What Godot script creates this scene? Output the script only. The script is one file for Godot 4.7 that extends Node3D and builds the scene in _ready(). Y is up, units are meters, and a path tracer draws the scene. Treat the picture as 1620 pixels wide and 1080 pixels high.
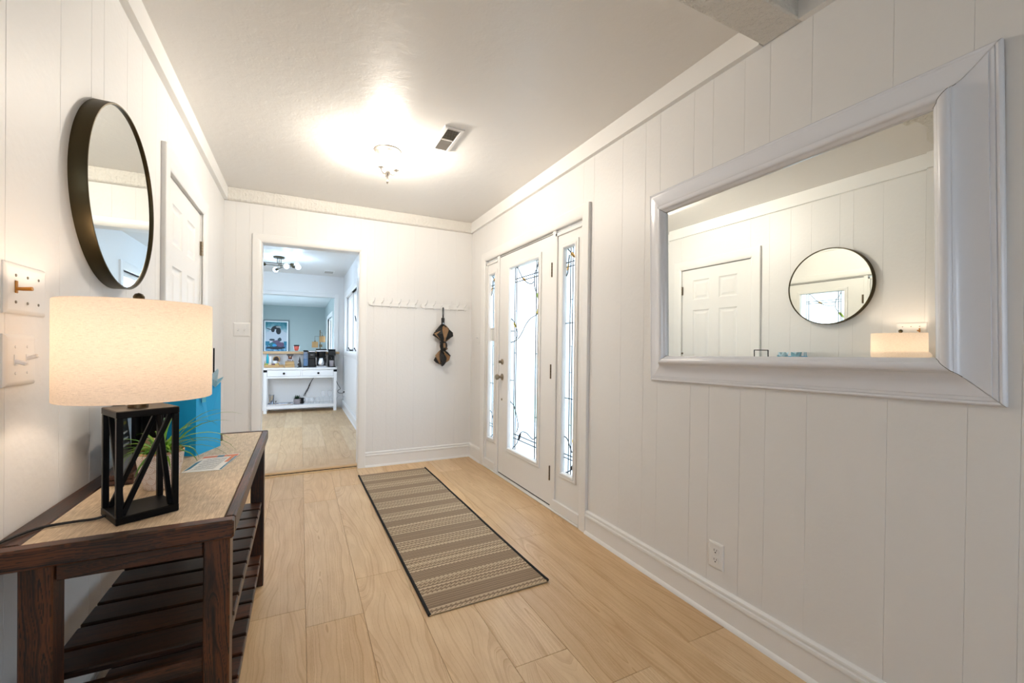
extends Node3D
# An entry hall, seen from its near end: units are metres, the camera stands at x = 0, z = 0, the hall runs along -z.

const XR := 1.632   # right wall
const XL := -0.582  # left wall
const ZF := -4.259  # far wall of the hall
const CY := 2.475   # ceiling
const UP := Vector3.UP
const NX := 0.697   # right wall of the next room
const NZ := -8.36   # far wall of the next room
const NC := 2.41    # ceiling of the next room
var M := {}
var used := {}


# ---------------------------------------------------------------- geometry
class G:
	var v := PackedVector3Array()
	var n := PackedVector3Array()
	var t := PackedVector2Array()

	func tri(a: Vector3, b: Vector3, c: Vector3, na: Vector3, nb: Vector3, nc: Vector3, ua := Vector2.ZERO, ub := Vector2.ZERO, uc := Vector2.ZERO) -> void:
		if (b - a).cross(c - a).dot(na + nb + nc) > 0.0:
			v.append_array([a, c, b]); n.append_array([na, nc, nb]); t.append_array([ua, uc, ub])
		else:
			v.append_array([a, b, c]); n.append_array([na, nb, nc]); t.append_array([ua, ub, uc])

	func quad(a: Vector3, b: Vector3, c: Vector3, d: Vector3, nn: Vector3, uvs := []) -> void:
		if uvs.is_empty():
			uvs = [Vector2(0, 0), Vector2(1, 0), Vector2(1, 1), Vector2(0, 1)]
		tri(a, b, c, nn, nn, nn, uvs[0], uvs[1], uvs[2])
		tri(a, c, d, nn, nn, nn, uvs[0], uvs[2], uvs[3])

	# box with chamfered edges; UVs run in metres along its longest side
	func box(at: Vector3, size: Vector3, bev := 0.002, basis := Basis(), off := Vector2.ZERO) -> void:
		var h := size / 2.0
		var b := minf(bev, minf(h.x, minf(h.y, h.z)) * 0.6)
		var long := size.max_axis_index()
		var P := func(p: Vector3) -> Vector3: return at + basis * p
		var W := func(p: Vector3, ax: int) -> Vector2:
			var o := [0, 1, 2]
			o.erase(ax)
			if ax != long:
				o.erase(long)
				return Vector2(p[long], p[o[0]] + p[ax] * 0.37) + off
			return Vector2(p[o[0]], p[o[1]]) + off
		for ax in 3:
			for s in [-1.0, 1.0]:
				var e := (ax + 1) % 3
				var f := (ax + 2) % 3
				var q: Array[Vector3] = []
				for k in [[-1, -1], [1, -1], [1, 1], [-1, 1]]:
					var p := Vector3.ZERO
					p[ax] = s * h[ax]
					p[e] = k[0] * (h[e] - b)
					p[f] = k[1] * (h[f] - b)
					q.append(p)
				var nn := Vector3.ZERO
				nn[ax] = s
				nn = basis * nn
				quad(P.call(q[0]), P.call(q[1]), P.call(q[2]), P.call(q[3]), nn, [W.call(q[0], ax), W.call(q[1], ax), W.call(q[2], ax), W.call(q[3], ax)])
		if b <= 0.0:
			return
		for ax in 3:
			var e := (ax + 1) % 3
			var f := (ax + 2) % 3
			for s in [-1.0, 1.0]:
				for r in [-1.0, 1.0]:
					var q: Array[Vector3] = []
					for k in [[0, -1], [0, 1], [1, 1], [1, -1]]:
						var p := Vector3.ZERO
						p[ax] = k[1] * (h[ax] - b)
						p[e] = s * (h[e] - (0.0 if k[0] == 0 else b))
						p[f] = r * (h[f] - (b if k[0] == 0 else 0.0))
						q.append(p)
					var nn := Vector3.ZERO
					nn[e] = s
					nn[f] = r
					quad(P.call(q[0]), P.call(q[1]), P.call(q[2]), P.call(q[3]), (basis * nn).normalized(), [W.call(q[0], e), W.call(q[1], e), W.call(q[2], e), W.call(q[3], e)])
		for x in [-1.0, 1.0]:
			for y in [-1.0, 1.0]:
				for z in [-1.0, 1.0]:
					var nn: Vector3 = (basis * Vector3(x, y, z)).normalized()
					var k := Vector3(x, y, z)
					tri(P.call(k * Vector3(h.x, h.y - b, h.z - b)), P.call(k * Vector3(h.x - b, h.y, h.z - b)), P.call(k * Vector3(h.x - b, h.y - b, h.z)), nn, nn, nn)

	# box from two opposite corners
	func bx(a: Vector3, c: Vector3, bev := 0.002, off := Vector2.ZERO) -> void:
		box((a + c) / 2.0, (c - a).abs(), bev, Basis(), off)

	# bar of rectangular section from p to q
	func bar(p: Vector3, q: Vector3, w: float, h: float, up := Vector3.UP, bev := 0.001) -> void:
		var d := (q - p).normalized()
		var s := d.cross(up).normalized()
		box((p + q) / 2.0, Vector3(p.distance_to(q), h, w), bev, Basis(d, s.cross(d).normalized(), s))

	# profile: Vector2(radius, height); sharp where it turns by more than the limit
	func lathe(prof: Array, seg := 24, xf := Transform3D(), limit := 0.75) -> void:
		var k := prof.size()
		var dirs: Array[Vector2] = []
		for i in k - 1:
			var d: Vector2 = (prof[i + 1] - prof[i]).normalized()
			dirs.append(Vector2(d.y, -d.x))
		var run := 0.0
		for i in k - 1:
			var a: Vector2 = prof[i]
			var b: Vector2 = prof[i + 1]
			var na := dirs[i]
			var nb := dirs[i]
			if i > 0 and dirs[i - 1].dot(dirs[i]) > limit:
				na = (dirs[i - 1] + dirs[i]).normalized()
			if i < k - 2 and dirs[i + 1].dot(dirs[i]) > limit:
				nb = (dirs[i + 1] + dirs[i]).normalized()
			var l := a.distance_to(b)
			for j in seg:
				var t0 := TAU * j / seg
				var t1 := TAU * (j + 1) / seg
				var c0 := Vector3(cos(t0), 0, sin(t0))
				var c1 := Vector3(cos(t1), 0, sin(t1))
				var p := [c0 * a.x + UP1 * a.y, c1 * a.x + UP1 * a.y, c1 * b.x + UP1 * b.y, c0 * b.x + UP1 * b.y]
				var m := [c0 * na.x + UP1 * na.y, c1 * na.x + UP1 * na.y, c1 * nb.x + UP1 * nb.y, c0 * nb.x + UP1 * nb.y]
				var u := [Vector2(float(j) / seg, run), Vector2(float(j + 1) / seg, run), Vector2(float(j + 1) / seg, run + l), Vector2(float(j) / seg, run + l)]
				for o in [[0, 1, 2], [0, 2, 3]]:
					if p[o[0]].distance_squared_to(p[o[1]]) < 1e-12 or p[o[1]].distance_squared_to(p[o[2]]) < 1e-12 or p[o[0]].distance_squared_to(p[o[2]]) < 1e-12:
						continue
					tri(xf * p[o[0]], xf * p[o[1]], xf * p[o[2]], (xf.basis * m[o[0]]).normalized(), (xf.basis * m[o[1]]).normalized(), (xf.basis * m[o[2]]).normalized(), u[o[0]], u[o[1]], u[o[2]])
			run += l

	const UP1 := Vector3(0, 1, 0)

	func tube(path: Array, r: float, seg := 8, taper := 1.0) -> void:
		var rings: Array = []
		var side := Vector3.ZERO
		for i in path.size():
			var d: Vector3 = (path[mini(i + 1, path.size() - 1)] - path[maxi(i - 1, 0)]).normalized()
			if side == Vector3.ZERO:
				side = d.cross(Vector3.UP if absf(d.y) < 0.9 else Vector3.RIGHT).normalized()
			side = (side - d * side.dot(d)).normalized()
			var o := d.cross(side)
			var ring: Array = []
			var rr := r * lerpf(1.0, taper, float(i) / (path.size() - 1))
			for j in seg:
				var w := TAU * j / seg
				var m: Vector3 = side * cos(w) + o * sin(w)
				ring.append([path[i] + m * rr, m])
			rings.append(ring)
		var run := 0.0
		for i in path.size() - 1:
			var l: float = path[i].distance_to(path[i + 1])
			for j in seg:
				var a: Array = rings[i][j]
				var b: Array = rings[i][(j + 1) % seg]
				var c: Array = rings[i + 1][(j + 1) % seg]
				var d: Array = rings[i + 1][j]
				tri(a[0], b[0], c[0], a[1], b[1], c[1], Vector2(run, 0), Vector2(run, .01), Vector2(run + l, .01))
				tri(a[0], c[0], d[0], a[1], c[1], d[1], Vector2(run, 0), Vector2(run + l, .01), Vector2(run + l, 0))
			run += l
		for e in [0, path.size() - 1]:
			var m: Vector3 = (path[0] - path[1]).normalized() if e == 0 else (path[-1] - path[-2]).normalized()
			for j in range(1, seg - 1):
				tri(rings[e][0][0], rings[e][j][0], rings[e][j + 1][0], m, m, m)

	# a moulding: profile Vector2(across, out) swept from p to q; m0, m1 shift its ends with «across» (mitres)
	func sweep(prof: Array, p: Vector3, q: Vector3, across: Vector3, out: Vector3, m0 := 0.0, m1 := 0.0, caps := true) -> void:
		var d := (q - p).normalized()
		var k := prof.size()
		var dirs: Array[Vector2] = []
		for i in k - 1:
			var e: Vector2 = (prof[i + 1] - prof[i]).normalized()
			dirs.append(Vector2(-e.y, e.x))
		var run := 0.0
		for i in k - 1:
			var a: Vector2 = prof[i]
			var b: Vector2 = prof[i + 1]
			var na := dirs[i]
			var nb := dirs[i]
			if i > 0 and dirs[i - 1].dot(dirs[i]) > 0.8:
				na = (dirs[i - 1] + dirs[i]).normalized()
			if i < k - 2 and dirs[i + 1].dot(dirs[i]) > 0.8:
				nb = (dirs[i + 1] + dirs[i]).normalized()
			var l := a.distance_to(b)
			var A := across * a.x + out * a.y
			var B := across * b.x + out * b.y
			var p0 := p + A + d * m0 * a.x
			var p1 := q + A - d * m1 * a.x
			var p2 := q + B - d * m1 * b.x
			var p3 := p + B + d * m0 * b.x
			var w0 := across * na.x + out * na.y
			var w1 := across * nb.x + out * nb.y
			var L := p.distance_to(q)
			tri(p0, p1, p2, w0, w0, w1, Vector2(0, run), Vector2(L, run), Vector2(L, run + l))
			tri(p0, p2, p3, w0, w1, w1, Vector2(0, run), Vector2(L, run + l), Vector2(0, run + l))
			run += l
		if caps:
			var flat := PackedVector2Array(prof)
			var idx := Geometry2D.triangulate_polygon(flat)
			for i in range(0, idx.size(), 3):
				for e in [0, 1]:
					var w: Array[Vector3] = []
					for j in 3:
						var a := flat[idx[i + j]]
						var base := p + d * m0 * a.x if e == 0 else q - d * m1 * a.x
						w.append(base + across * a.x + out * a.y)
					var nn := -d if e == 0 else d
					tri(w[0], w[1], w[2], nn, nn, nn)

	# flat outline (in the plane of bx, by) given a thickness along bn
	func slab(poly: Array, o: Vector3, bx_: Vector3, by_: Vector3, bn: Vector3, th: float) -> void:
		var flat := PackedVector2Array(poly)
		var idx := Geometry2D.triangulate_polygon(flat)
		for i in range(0, idx.size(), 3):
			for s in [0.0, 1.0]:
				var w: Array[Vector3] = []
				for j in 3:
					w.append(o + bx_ * flat[idx[i + j]].x + by_ * flat[idx[i + j]].y + bn * th * s)
				var nn := bn if s > 0.5 else -bn
				tri(w[0], w[1], w[2], nn, nn, nn, flat[idx[i]], flat[idx[i + 1]], flat[idx[i + 2]])
		var cw := Geometry2D.is_polygon_clockwise(flat)
		for i in flat.size():
			var a := flat[i]
			var b := flat[(i + 1) % flat.size()]
			var e := (b - a).normalized()
			var m := Vector2(-e.y, e.x) if cw else Vector2(e.y, -e.x)
			var A := o + bx_ * a.x + by_ * a.y
			var B := o + bx_ * b.x + by_ * b.y
			quad(A, B, B + bn * th, A + bn * th, bx_ * m.x + by_ * m.y)

	func ball(c: Vector3, r: float, seg := 14, sy := 1.0) -> void:
		var prof: Array = []
		for i in seg / 2 + 1:
			var w := -PI / 2 + PI * i / (seg / 2)
			prof.append(Vector2(maxf(cos(w), 0.0) * r, sin(w) * r * sy))
		lathe(prof, seg, Transform3D(Basis(), c), -1.0)

	func mesh() -> ArrayMesh:
		var a := []
		a.resize(Mesh.ARRAY_MAX)
		a[Mesh.ARRAY_VERTEX] = v
		a[Mesh.ARRAY_NORMAL] = n
		a[Mesh.ARRAY_TEX_UV] = t
		var m := ArrayMesh.new()
		m.add_surface_from_arrays(Mesh.PRIMITIVE_TRIANGLES, a)
		return m


# ---------------------------------------------------------------- naming and grouping
func numbered(called: String) -> String:
	var k: int = used.get(called, -1) + 1
	used[called] = k
	return called if k == 0 else "%s_%03d" % [called, k]


func tag(o: Node3D, label: String, category: String, group := "", kind := "") -> Node3D:
	o.set_meta("label", label)
	if category:
		o.set_meta("category", category)
	if group:
		o.set_meta("group", group)
	if kind:
		o.set_meta("kind", kind)
	return o


func thing(called: String, label: String, category: String, at := Vector3.ZERO, turn := 0.0, group := "", kind := "") -> Node3D:
	var o := Node3D.new()
	o.name = numbered(called)
	add_child(o)
	o.position = at
	o.rotation.y = turn
	return tag(o, label, category, group, kind)


func put(called: String, g: Variant, m: Material, parent: Node3D, label := "") -> MeshInstance3D:
	var o := MeshInstance3D.new()
	o.mesh = g.mesh() if g is G else g
	o.material_override = m
	if parent == self:
		o.name = numbered(called)
		add_child(o)
	else:
		var k := 0
		var want := called
		while parent.has_node(NodePath(want)):
			k += 1
			want = "%s_%03d" % [called, k]
		o.name = want
		parent.add_child(o)
	if label:
		o.set_meta("label", label)
	return o


func boxpart(called: String, a: Vector3, c: Vector3, m: Material, parent: Node3D, bev := 0.002, off := Vector2.ZERO) -> MeshInstance3D:
	var g := G.new()
	g.bx(a, c, bev, off)
	return put(called, g, m, parent)


func mat(key: String, c: Color, rough: float, metal := 0.0) -> StandardMaterial3D:
	var m := StandardMaterial3D.new()
	m.resource_name = key
	m.albedo_color = c
	m.roughness = rough
	m.metallic = metal
	M[key] = m
	return m


func bump(m: StandardMaterial3D, tex: Texture2D, cm: float, scale: float) -> void:
	m.heightmap_enabled = true
	m.heightmap_texture = tex
	m.heightmap_scale = cm
	m.uv1_triplanar = true
	m.uv1_world_triplanar = true
	m.uv1_scale = Vector3.ONE * scale


func noise_tex(freq: float, sd: int, w := 512, oct := 3, kind := FastNoiseLite.TYPE_SIMPLEX_SMOOTH) -> NoiseTexture2D:
	var f := FastNoiseLite.new()
	f.noise_type = kind
	f.frequency = freq
	f.seed = sd
	f.fractal_octaves = oct
	var x := NoiseTexture2D.new()
	x.width = w
	x.height = w
	x.seamless = true
	x.noise = f
	return x


func picture(w: int, h: int, f: Callable) -> ImageTexture:
	var b := PackedByteArray()
	b.resize(w * h * 3)
	var k := 0
	for y in h:
		for x in w:
			var c: Color = f.call(x, y)
			b[k] = clampi(int(c.r * 255.0), 0, 255)
			b[k + 1] = clampi(int(c.g * 255.0), 0, 255)
			b[k + 2] = clampi(int(c.b * 255.0), 0, 255)
			k += 3
	return ImageTexture.create_from_image(Image.create_from_data(w, h, false, Image.FORMAT_RGB8, b))


# plank grain: u runs along the board; growth rings cut at a slant make the cathedral arches
func grain(w: int, h: int, sd: int, dark: Color, light: Color, rings: float, contrast: float, arch: float) -> ImageTexture:
	var f := FastNoiseLite.new()
	f.seed = sd
	f.frequency = 1.0
	f.fractal_octaves = 2
	var rng := RandomNumberGenerator.new()
	rng.seed = sd
	var mid := rng.randf_range(0.35, 0.65)
	var ph := rng.randf() * TAU
	return picture(w, h, func(x: int, y: int) -> Color:
		var u := float(x) / w * 1.6
		var q := float(y) / h * 0.25
		var a := TAU * float(x) / w
		var cx := cos(a) * 0.35
		var sx := sin(a) * 0.35
		var side := q / 0.25 - mid + 0.07 * sin(a + ph)
		var deep := (0.9 + 0.9 * sin(a + ph) + 0.35 * sin(a * 2.0 + ph * 2.0)) * arch
		var warp := f.get_noise_3d(cx * 2.4, sx * 2.4, q * 5.0) * 0.11 + f.get_noise_3d(cx * 6.0 + 20.0, sx * 6.0, q * 26.0) * 0.022
		var rc := (sqrt(side * side * 7.0 + deep * deep * 0.16) + warp) * rings
		rc += f.get_noise_2d(rc * 0.55, 3.0) * 0.9
		var s := fposmod(rc, 1.0)
		var strong := 0.55 + 0.9 * f.get_noise_2d(floorf(rc) * 3.7, 40.0)
		var band := pow(s, 3.0) * (1.0 - smoothstep(0.93, 1.0, s))
		var pores := f.get_noise_3d(cx * 26.0, sx * 26.0, q * 620.0)
		var broad := f.get_noise_3d(cx * 2.0 + 7.0, sx * 2.0, q * 14.0)
		return light.lerp(dark, clampf(band * contrast * clampf(strong, 0.1, 1.3) * 1.5 + pores * 0.22 * contrast + broad * 0.5 * contrast + 0.12, 0.0, 1.0)))


func omni(at: Vector3, e: float, c: Color, size: float, parent: Node3D) -> void:
	var l := OmniLight3D.new()
	l.name = "lamp_light"
	l.light_energy = e
	l.light_color = c
	l.light_size = size
	l.omni_range = 12.0
	l.omni_attenuation = 2.0
	l.shadow_enabled = true
	parent.add_child(l, true)
	l.position = at


func glow(key: String, c: Color, e: float) -> StandardMaterial3D:
	var m := mat(key, Color(0.9, 0.9, 0.88), 0.4)
	m.emission_enabled = true
	m.emission = c
	m.emission_energy_multiplier = e
	return m


func pane_mat(key: String, c: Color, a: float) -> StandardMaterial3D:
	var m := mat(key, Color(c, a), 0.03)
	m.transparency = BaseMaterial3D.TRANSPARENCY_ALPHA
	return m


func materials() -> void:
	var fine := noise_tex(0.035, 3)
	var brush := noise_tex(0.012, 5, 512, 4, FastNoiseLite.TYPE_PERLIN)
	(brush.noise as FastNoiseLite).fractal_type = FastNoiseLite.FRACTAL_RIDGED
	(brush.noise as FastNoiseLite).domain_warp_enabled = true
	(brush.noise as FastNoiseLite).domain_warp_amplitude = 40.0
	bump(mat("wall", Color(0.925, 0.92, 0.912), 0.45), fine, 0.05, 1.6)
	bump(mat("ceiling", Color(0.915, 0.905, 0.89), 0.36), brush, 0.08, 1.7)
	bump(mat("plaster", Color(0.93, 0.915, 0.885), 0.42), brush, 0.9, 4.0)
	mat("trim", Color(0.945, 0.94, 0.93), 0.3)
	mat("door", Color(0.945, 0.94, 0.93), 0.32)
	mat("sage_wall", Color(0.66, 0.705, 0.695), 0.6)
	mat("void", Color(0.05, 0.045, 0.04), 0.9)
	mat("mirror", Color(0.945, 0.955, 0.94), 0.008, 1.0)
	mat("white_gloss", Color(0.925, 0.93, 0.95), 0.2)
	mat("plate", Color(0.93, 0.925, 0.915), 0.3)
	mat("bronze", Color(0.30, 0.265, 0.19), 0.40, 0.9)
	mat("black_metal", Color(0.016, 0.018, 0.026), 0.42, 0.0).metallic_specular = 0.3
	mat("nickel", Color(0.62, 0.57, 0.50), 0.3, 1.0)
	mat("dark_nickel", Color(0.40, 0.34, 0.26), 0.35, 1.0)
	mat("pale_nickel", Color(0.86, 0.83, 0.79), 0.28, 1.0)
	mat("duct", Color(0.42, 0.41, 0.38), 0.8)
	mat("steel", Color(0.78, 0.79, 0.81), 0.22, 1.0)
	mat("brass", Color(0.72, 0.50, 0.24), 0.3, 1.0)
	mat("black_plastic", Color(0.025, 0.025, 0.03), 0.35)
	mat("white_plastic", Color(0.92, 0.92, 0.92), 0.35)
	mat("lead", Color(0.14, 0.15, 0.16), 0.5, 0.2)
	mat("grey_slat", Color(0.74, 0.72, 0.69), 0.5)
	mat("sill_dark", Color(0.10, 0.075, 0.05), 0.6)
	mat("rubber", Color(0.02, 0.02, 0.022), 0.6)
	mat("soil", Color(0.09, 0.06, 0.04), 0.95)
	mat("candle", Color(0.86, 0.74, 0.60), 0.5)
	mat("binding", Color(0.02, 0.02, 0.022), 0.85)
	mat("tan_cloth", Color(0.56, 0.43, 0.30), 0.7)
	mat("black_cloth", Color(0.03, 0.03, 0.032), 0.65)
	mat("orange", Color(0.88, 0.22, 0.0), 0.5)
	mat("cyan", Color(0.10, 0.66, 0.72), 0.35)
	mat("paper_white", Color(0.93, 0.93, 0.92), 0.6)
	mat("bag_blue", Color(0.0, 0.68, 0.93), 0.6)
	mat("bag_pale", Color(0.30, 0.74, 0.86), 0.42)
	mat("ribbon_navy", Color(0.02, 0.16, 0.36), 0.5)
	var tis := mat("tissue", Color(0.80, 0.90, 0.94), 0.7)
	tis.backlight_enabled = true
	tis.backlight = Color(0.5, 0.6, 0.65)
	mat("tissue_blue", Color(0.62, 0.83, 0.90), 0.6)
	var lf := mat("leaf", Color(0.24, 0.44, 0.07), 0.42)
	lf.backlight_enabled = true
	lf.backlight = Color(0.18, 0.34, 0.04)
	var lf2 := mat("leaf_pale", Color(0.42, 0.58, 0.14), 0.42)
	lf2.backlight_enabled = true
	lf2.backlight = Color(0.28, 0.42, 0.06)
	mat("succulent", Color(0.12, 0.24, 0.15), 0.5)
	mat("pot_grey", Color(0.62, 0.58, 0.58), 0.7)
	mat("kraft", Color(0.62, 0.46, 0.30), 0.7)
	mat("card_grey", Color(0.45, 0.48, 0.50), 0.6)
	pane_mat("pane", Color(0.93, 0.97, 1.0), 0.06)
	var ob := mat("obscure_pane", Color(0.66, 0.68, 0.68, 0.50), 0.5)
	ob.transparency = BaseMaterial3D.TRANSPARENCY_ALPHA
	ob.backlight_enabled = true
	ob.backlight = Color(0.97, 1.0, 1.0)
	pane_mat("clear", Color(0.95, 0.97, 1.0), 0.05)
	pane_mat("tank", Color(0.45, 0.65, 0.85), 0.28)
	for k in [["glass_green", Color(0.72, 0.82, 0.45)], ["glass_amber", Color(0.95, 0.80, 0.50)], ["glass_yellow", Color(0.92, 0.85, 0.35)]]:
		var m := mat(k[0], k[1], 0.25)
		m.backlight_enabled = true
		m.backlight = k[1]
	mat("concrete", Color(0.80, 0.80, 0.78), 0.9)
	mat("lawn", Color(0.50, 0.62, 0.34), 0.95)
	mat("hedge", Color(0.30, 0.40, 0.34), 0.9)
	# floor boards: four grains, three tones
	var tones := [Color(1, 1, 1), Color(0.955, 0.935, 0.905), Color(0.99, 0.965, 0.925)]
	for k in 4:
		var tex := grain(1024, 192, 11 + k * 7, Color(0.70, 0.53, 0.36), Color(0.895, 0.78, 0.62), [9.0, 12.0, 10.0, 14.0][k], [0.46, 0.40, 0.50, 0.38][k], [1.0, 1.25, 0.8, 0.35][k])
		for j in 3:
			var m := mat("oak%d" % (k * 3 + j), tones[j], 0.42)
			m.albedo_texture = tex
			m.roughness_texture = null
			m.uv1_scale = Vector3(1.0 / 1.6, 4.0, 1)
			m.uv1_offset = Vector3(0.31 * j, 0.13 * k, 0)
	var dk := grain(512, 128, 91, Color(0.05, 0.022, 0.010), Color(0.37, 0.20, 0.10), 16.0, 1.25, 0.25)
	for k in 3:
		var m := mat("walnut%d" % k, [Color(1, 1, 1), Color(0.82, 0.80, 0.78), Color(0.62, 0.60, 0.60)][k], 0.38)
		m.albedo_texture = dk
		m.uv1_scale = Vector3(1.0 / 1.2, 5.0, 1)
		m.uv1_offset = Vector3(0.23 * k, 0.3 * k, 0)
	var ashw := grain(512, 128, 55, Color(0.55, 0.42, 0.26), Color(0.80, 0.65, 0.44), 9.0, 0.6, 0.5)
	var m3 := mat("ash", Color(1, 1, 1), 0.5)
	m3.albedo_texture = ashw
	m3.uv1_scale = Vector3(2, 8, 1)
	var cr := mat("copper_wood", Color(0.55, 0.30, 0.16), 0.45)
	cr.albedo_texture = ashw
	cr.uv1_scale = Vector3(3, 8, 1)
	# woven-look inlay of the console top
	var fn := FastNoiseLite.new()
	fn.seed = 21
	fn.frequency = 1.0
	var inlay := mat("inlay", Color(1, 1, 1), 0.5)
	inlay.albedo_texture = picture(512, 256, func(x: int, y: int) -> Color:
		var a := fn.get_noise_2d(x * 0.012, y * 0.55)
		var b := fn.get_noise_2d(x * 0.35, y * 0.03 + 50.0)
		var c := fn.get_noise_2d(x * 0.02 + 90.0, y * 0.05)
		var d := fn.get_noise_2d(x * 0.9, y * 0.9 + 30.0)
		return Color(0.66, 0.57, 0.455).lerp(Color(0.90, 0.825, 0.715), clampf(0.55 + a * 0.75 + b * 0.30 + c * 0.3 + d * 0.12, 0.0, 1.0)))
	inlay.uv1_scale = Vector3(2.0, 4.0, 1)
	# linen
	var linen := picture(256, 256, func(x: int, y: int) -> Color:
		var a := fn.get_noise_2d(x * 0.06, y * 0.9)
		var b := fn.get_noise_2d(x * 0.8 + 40.0, y * 0.10)
		var s := fn.get_noise_2d(x * 0.03 + 9.0, y * 0.35 + 77.0)
		var k := 0.93 + a * 0.06 + b * 0.035 - (0.06 if s > 0.42 else 0.0)
		return Color(k, k * 0.98, k * 0.955))
	var sh := mat("shade", Color(0.96, 0.935, 0.905), 0.85)
	sh.albedo_texture = linen
	sh.uv1_scale = Vector3(4.0, 4.5, 1)
	sh.backlight_enabled = true
	sh.backlight = Color(0.78, 0.77, 0.76)
	var sh2 := mat("shade_inside", Color(0.95, 0.93, 0.88), 0.8)
	sh2.backlight_enabled = true
	sh2.backlight = Color(0.75, 0.74, 0.73)
	var dr := mat("burlap", Color(0.60, 0.47, 0.30), 0.85)
	dr.albedo_texture = linen
	# rug: ribs across, broad bands of plain taupe and of twisted cream yarn
	var rug := mat("rug", Color(1, 1, 1), 0.9)
	rug.albedo_texture = picture(192, 2048, func(x: int, y: int) -> Color:
		var rib := float(y) / 2048.0 * 264.0
		var row := int(rib)
		var f := rib - row
		var w := fposmod(row / 264.0 * 9.5 + 0.15, 1.0)
		var plain := w < 0.40
		var c := Color(0.59, 0.50, 0.405)
		if not plain:
			var twist := sin((x / 192.0 * 26.0 + (row % 2) * 0.5 + f * 0.35) * TAU)
			c = Color(0.84, 0.75, 0.62) if (row % 3 != 0 and twist > -0.55) else Color(0.58, 0.49, 0.395)
			if row % 7 == 0:
				c = Color(0.86, 0.78, 0.65)
		elif row % 2 == 0:
			c = Color(0.66, 0.57, 0.465)
		if f < 0.22:
			c = c.lerp(Color(0.22, 0.175, 0.14), 0.75)
		var k := 1.0 + fn.get_noise_2d(x * 0.5, y * 0.5) * 0.12
		return Color(c.r * k, c.g * k, c.b * k))
	rug.heightmap_enabled = true
	rug.heightmap_scale = 0.08
	rug.heightmap_texture = rug.albedo_texture
	# embossed scallops of the plant pot
	var pot := mat("pot", Color(1, 1, 1), 0.75)
	pot.albedo_texture = picture(512, 160, func(x: int, y: int) -> Color:
		var best := 0.0
		for r in [2, 1, 0]:
			var row: int = floori(y / 20.0) + r
			var cx: float = (floorf((x - (row % 2) * 21.33) / 42.67) + 0.5) * 42.67 + (row % 2) * 21.33
			var d := Vector2(x - cx, (y - row * 20.0) * 1.05).length()
			if d < 23.0 and row * 20.0 >= y:
				best = 1.0 if fposmod(d, 5.8) < 2.3 else 0.0
				break
		var k := fn.get_noise_2d(x * 0.3, y * 0.3) * 0.04
		return Color(0.84 + k, 0.77 + k, 0.72 + k).lerp(Color(0.97, 0.96, 0.95), best))
	mat("pot_rim", Color(0.74, 0.58, 0.44), 0.7)


# ---------------------------------------------------------------- the scene
func _ready() -> void:
	var cam := Camera3D.new()
	cam.name = "camera"
	cam.projection = Camera3D.PROJECTION_FRUSTUM
	cam.near = 0.05
	cam.far = 200.0
	cam.keep_aspect = Camera3D.KEEP_HEIGHT
	cam.size = 1.60904 * cam.near
	cam.frustum_offset = Vector2(0, 0.019287 * cam.near)
	cam.transform = Transform3D(Basis(Vector3(0.89513, 0.01209, 0.44565), Vector3(-0.00805, 0.99991, -0.01096), Vector3(-0.44574, 0.00623, 0.89514)), Vector3(0, 1.17, 0))
	add_child(cam)
	cam.current = true
	var env := Environment.new()
	var sky := Sky.new()
	var sm := ProceduralSkyMaterial.new()
	sm.sky_top_color = Color(0.79, 0.885, 1.0)
	sm.sky_horizon_color = Color(0.915, 0.955, 1.0)
	sm.ground_bottom_color = Color(0.7, 0.72, 0.7)
	sm.ground_horizon_color = Color(0.9, 0.93, 0.95)
	sm.sky_energy_multiplier = 2.0
	sm.ground_energy_multiplier = 1.5
	sky.sky_material = sm
	env.background_mode = Environment.BG_SKY
	env.sky = sky
	env.tonemap_mode = Environment.TONE_MAPPER_LINEAR
	env.tonemap_exposure = 1.5
	env.sdfgi_enabled = true
	env.ssao_enabled = true
	env.ssil_enabled = true
	var we := WorldEnvironment.new()
	we.name = "world_environment"
	we.environment = env
	add_child(we)
	materials()
	floors()
	walls()
	ceilings()
	mouldings()
	front_door()
	closet_door()
	next_room()
	outdoors()
	hall_things()
	console_table()
	console_things()
	sideboard()
	sideboard_things()
	far_room_things()


# ---------------------------------------------------------------- floor
func planks(parent: Node3D, x0: float, x1: float, z0: float, z1: float, y: float, phases: Array, sd: int) -> void:
	var rng := RandomNumberGenerator.new()
	rng.seed = sd
	var shared := {}
	var w := 0.2275
	var k0 := floori((x0 - 0.028) / w)
	var k := k0
	while 0.028 + k * w < x1:
		var a := maxf(0.028 + k * w, x0)
		var b := minf(0.028 + (k + 1) * w, x1)
		var ph: float = phases[posmod(k, phases.size())]
		var e := ph - ceilf((ph - z0) / 1.53) * 1.53
		while e < z1:
			var za := maxf(e, z0)
			var zb := minf(e + 1.53, z1)
			if zb - za > 0.01 and b - a > 0.01:
				var key := "%.3f %.3f" % [b - a, zb - za]
				if not shared.has(key):
					var g := G.new()
					var q := 0.0007
					g.box(Vector3.ZERO, Vector3(b - a - q, 0.010, zb - za - q), 0.0014)
					shared[key] = g.mesh()
				var o := put("plank", shared[key], M["oak%d" % rng.randi_range(0, 11)], parent)
				o.position = Vector3((a + b) / 2, y - 0.005, (za + zb) / 2)
				if rng.randf() < 0.5:
					o.rotation.y = PI
			e += 1.53
		k += 1


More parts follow.
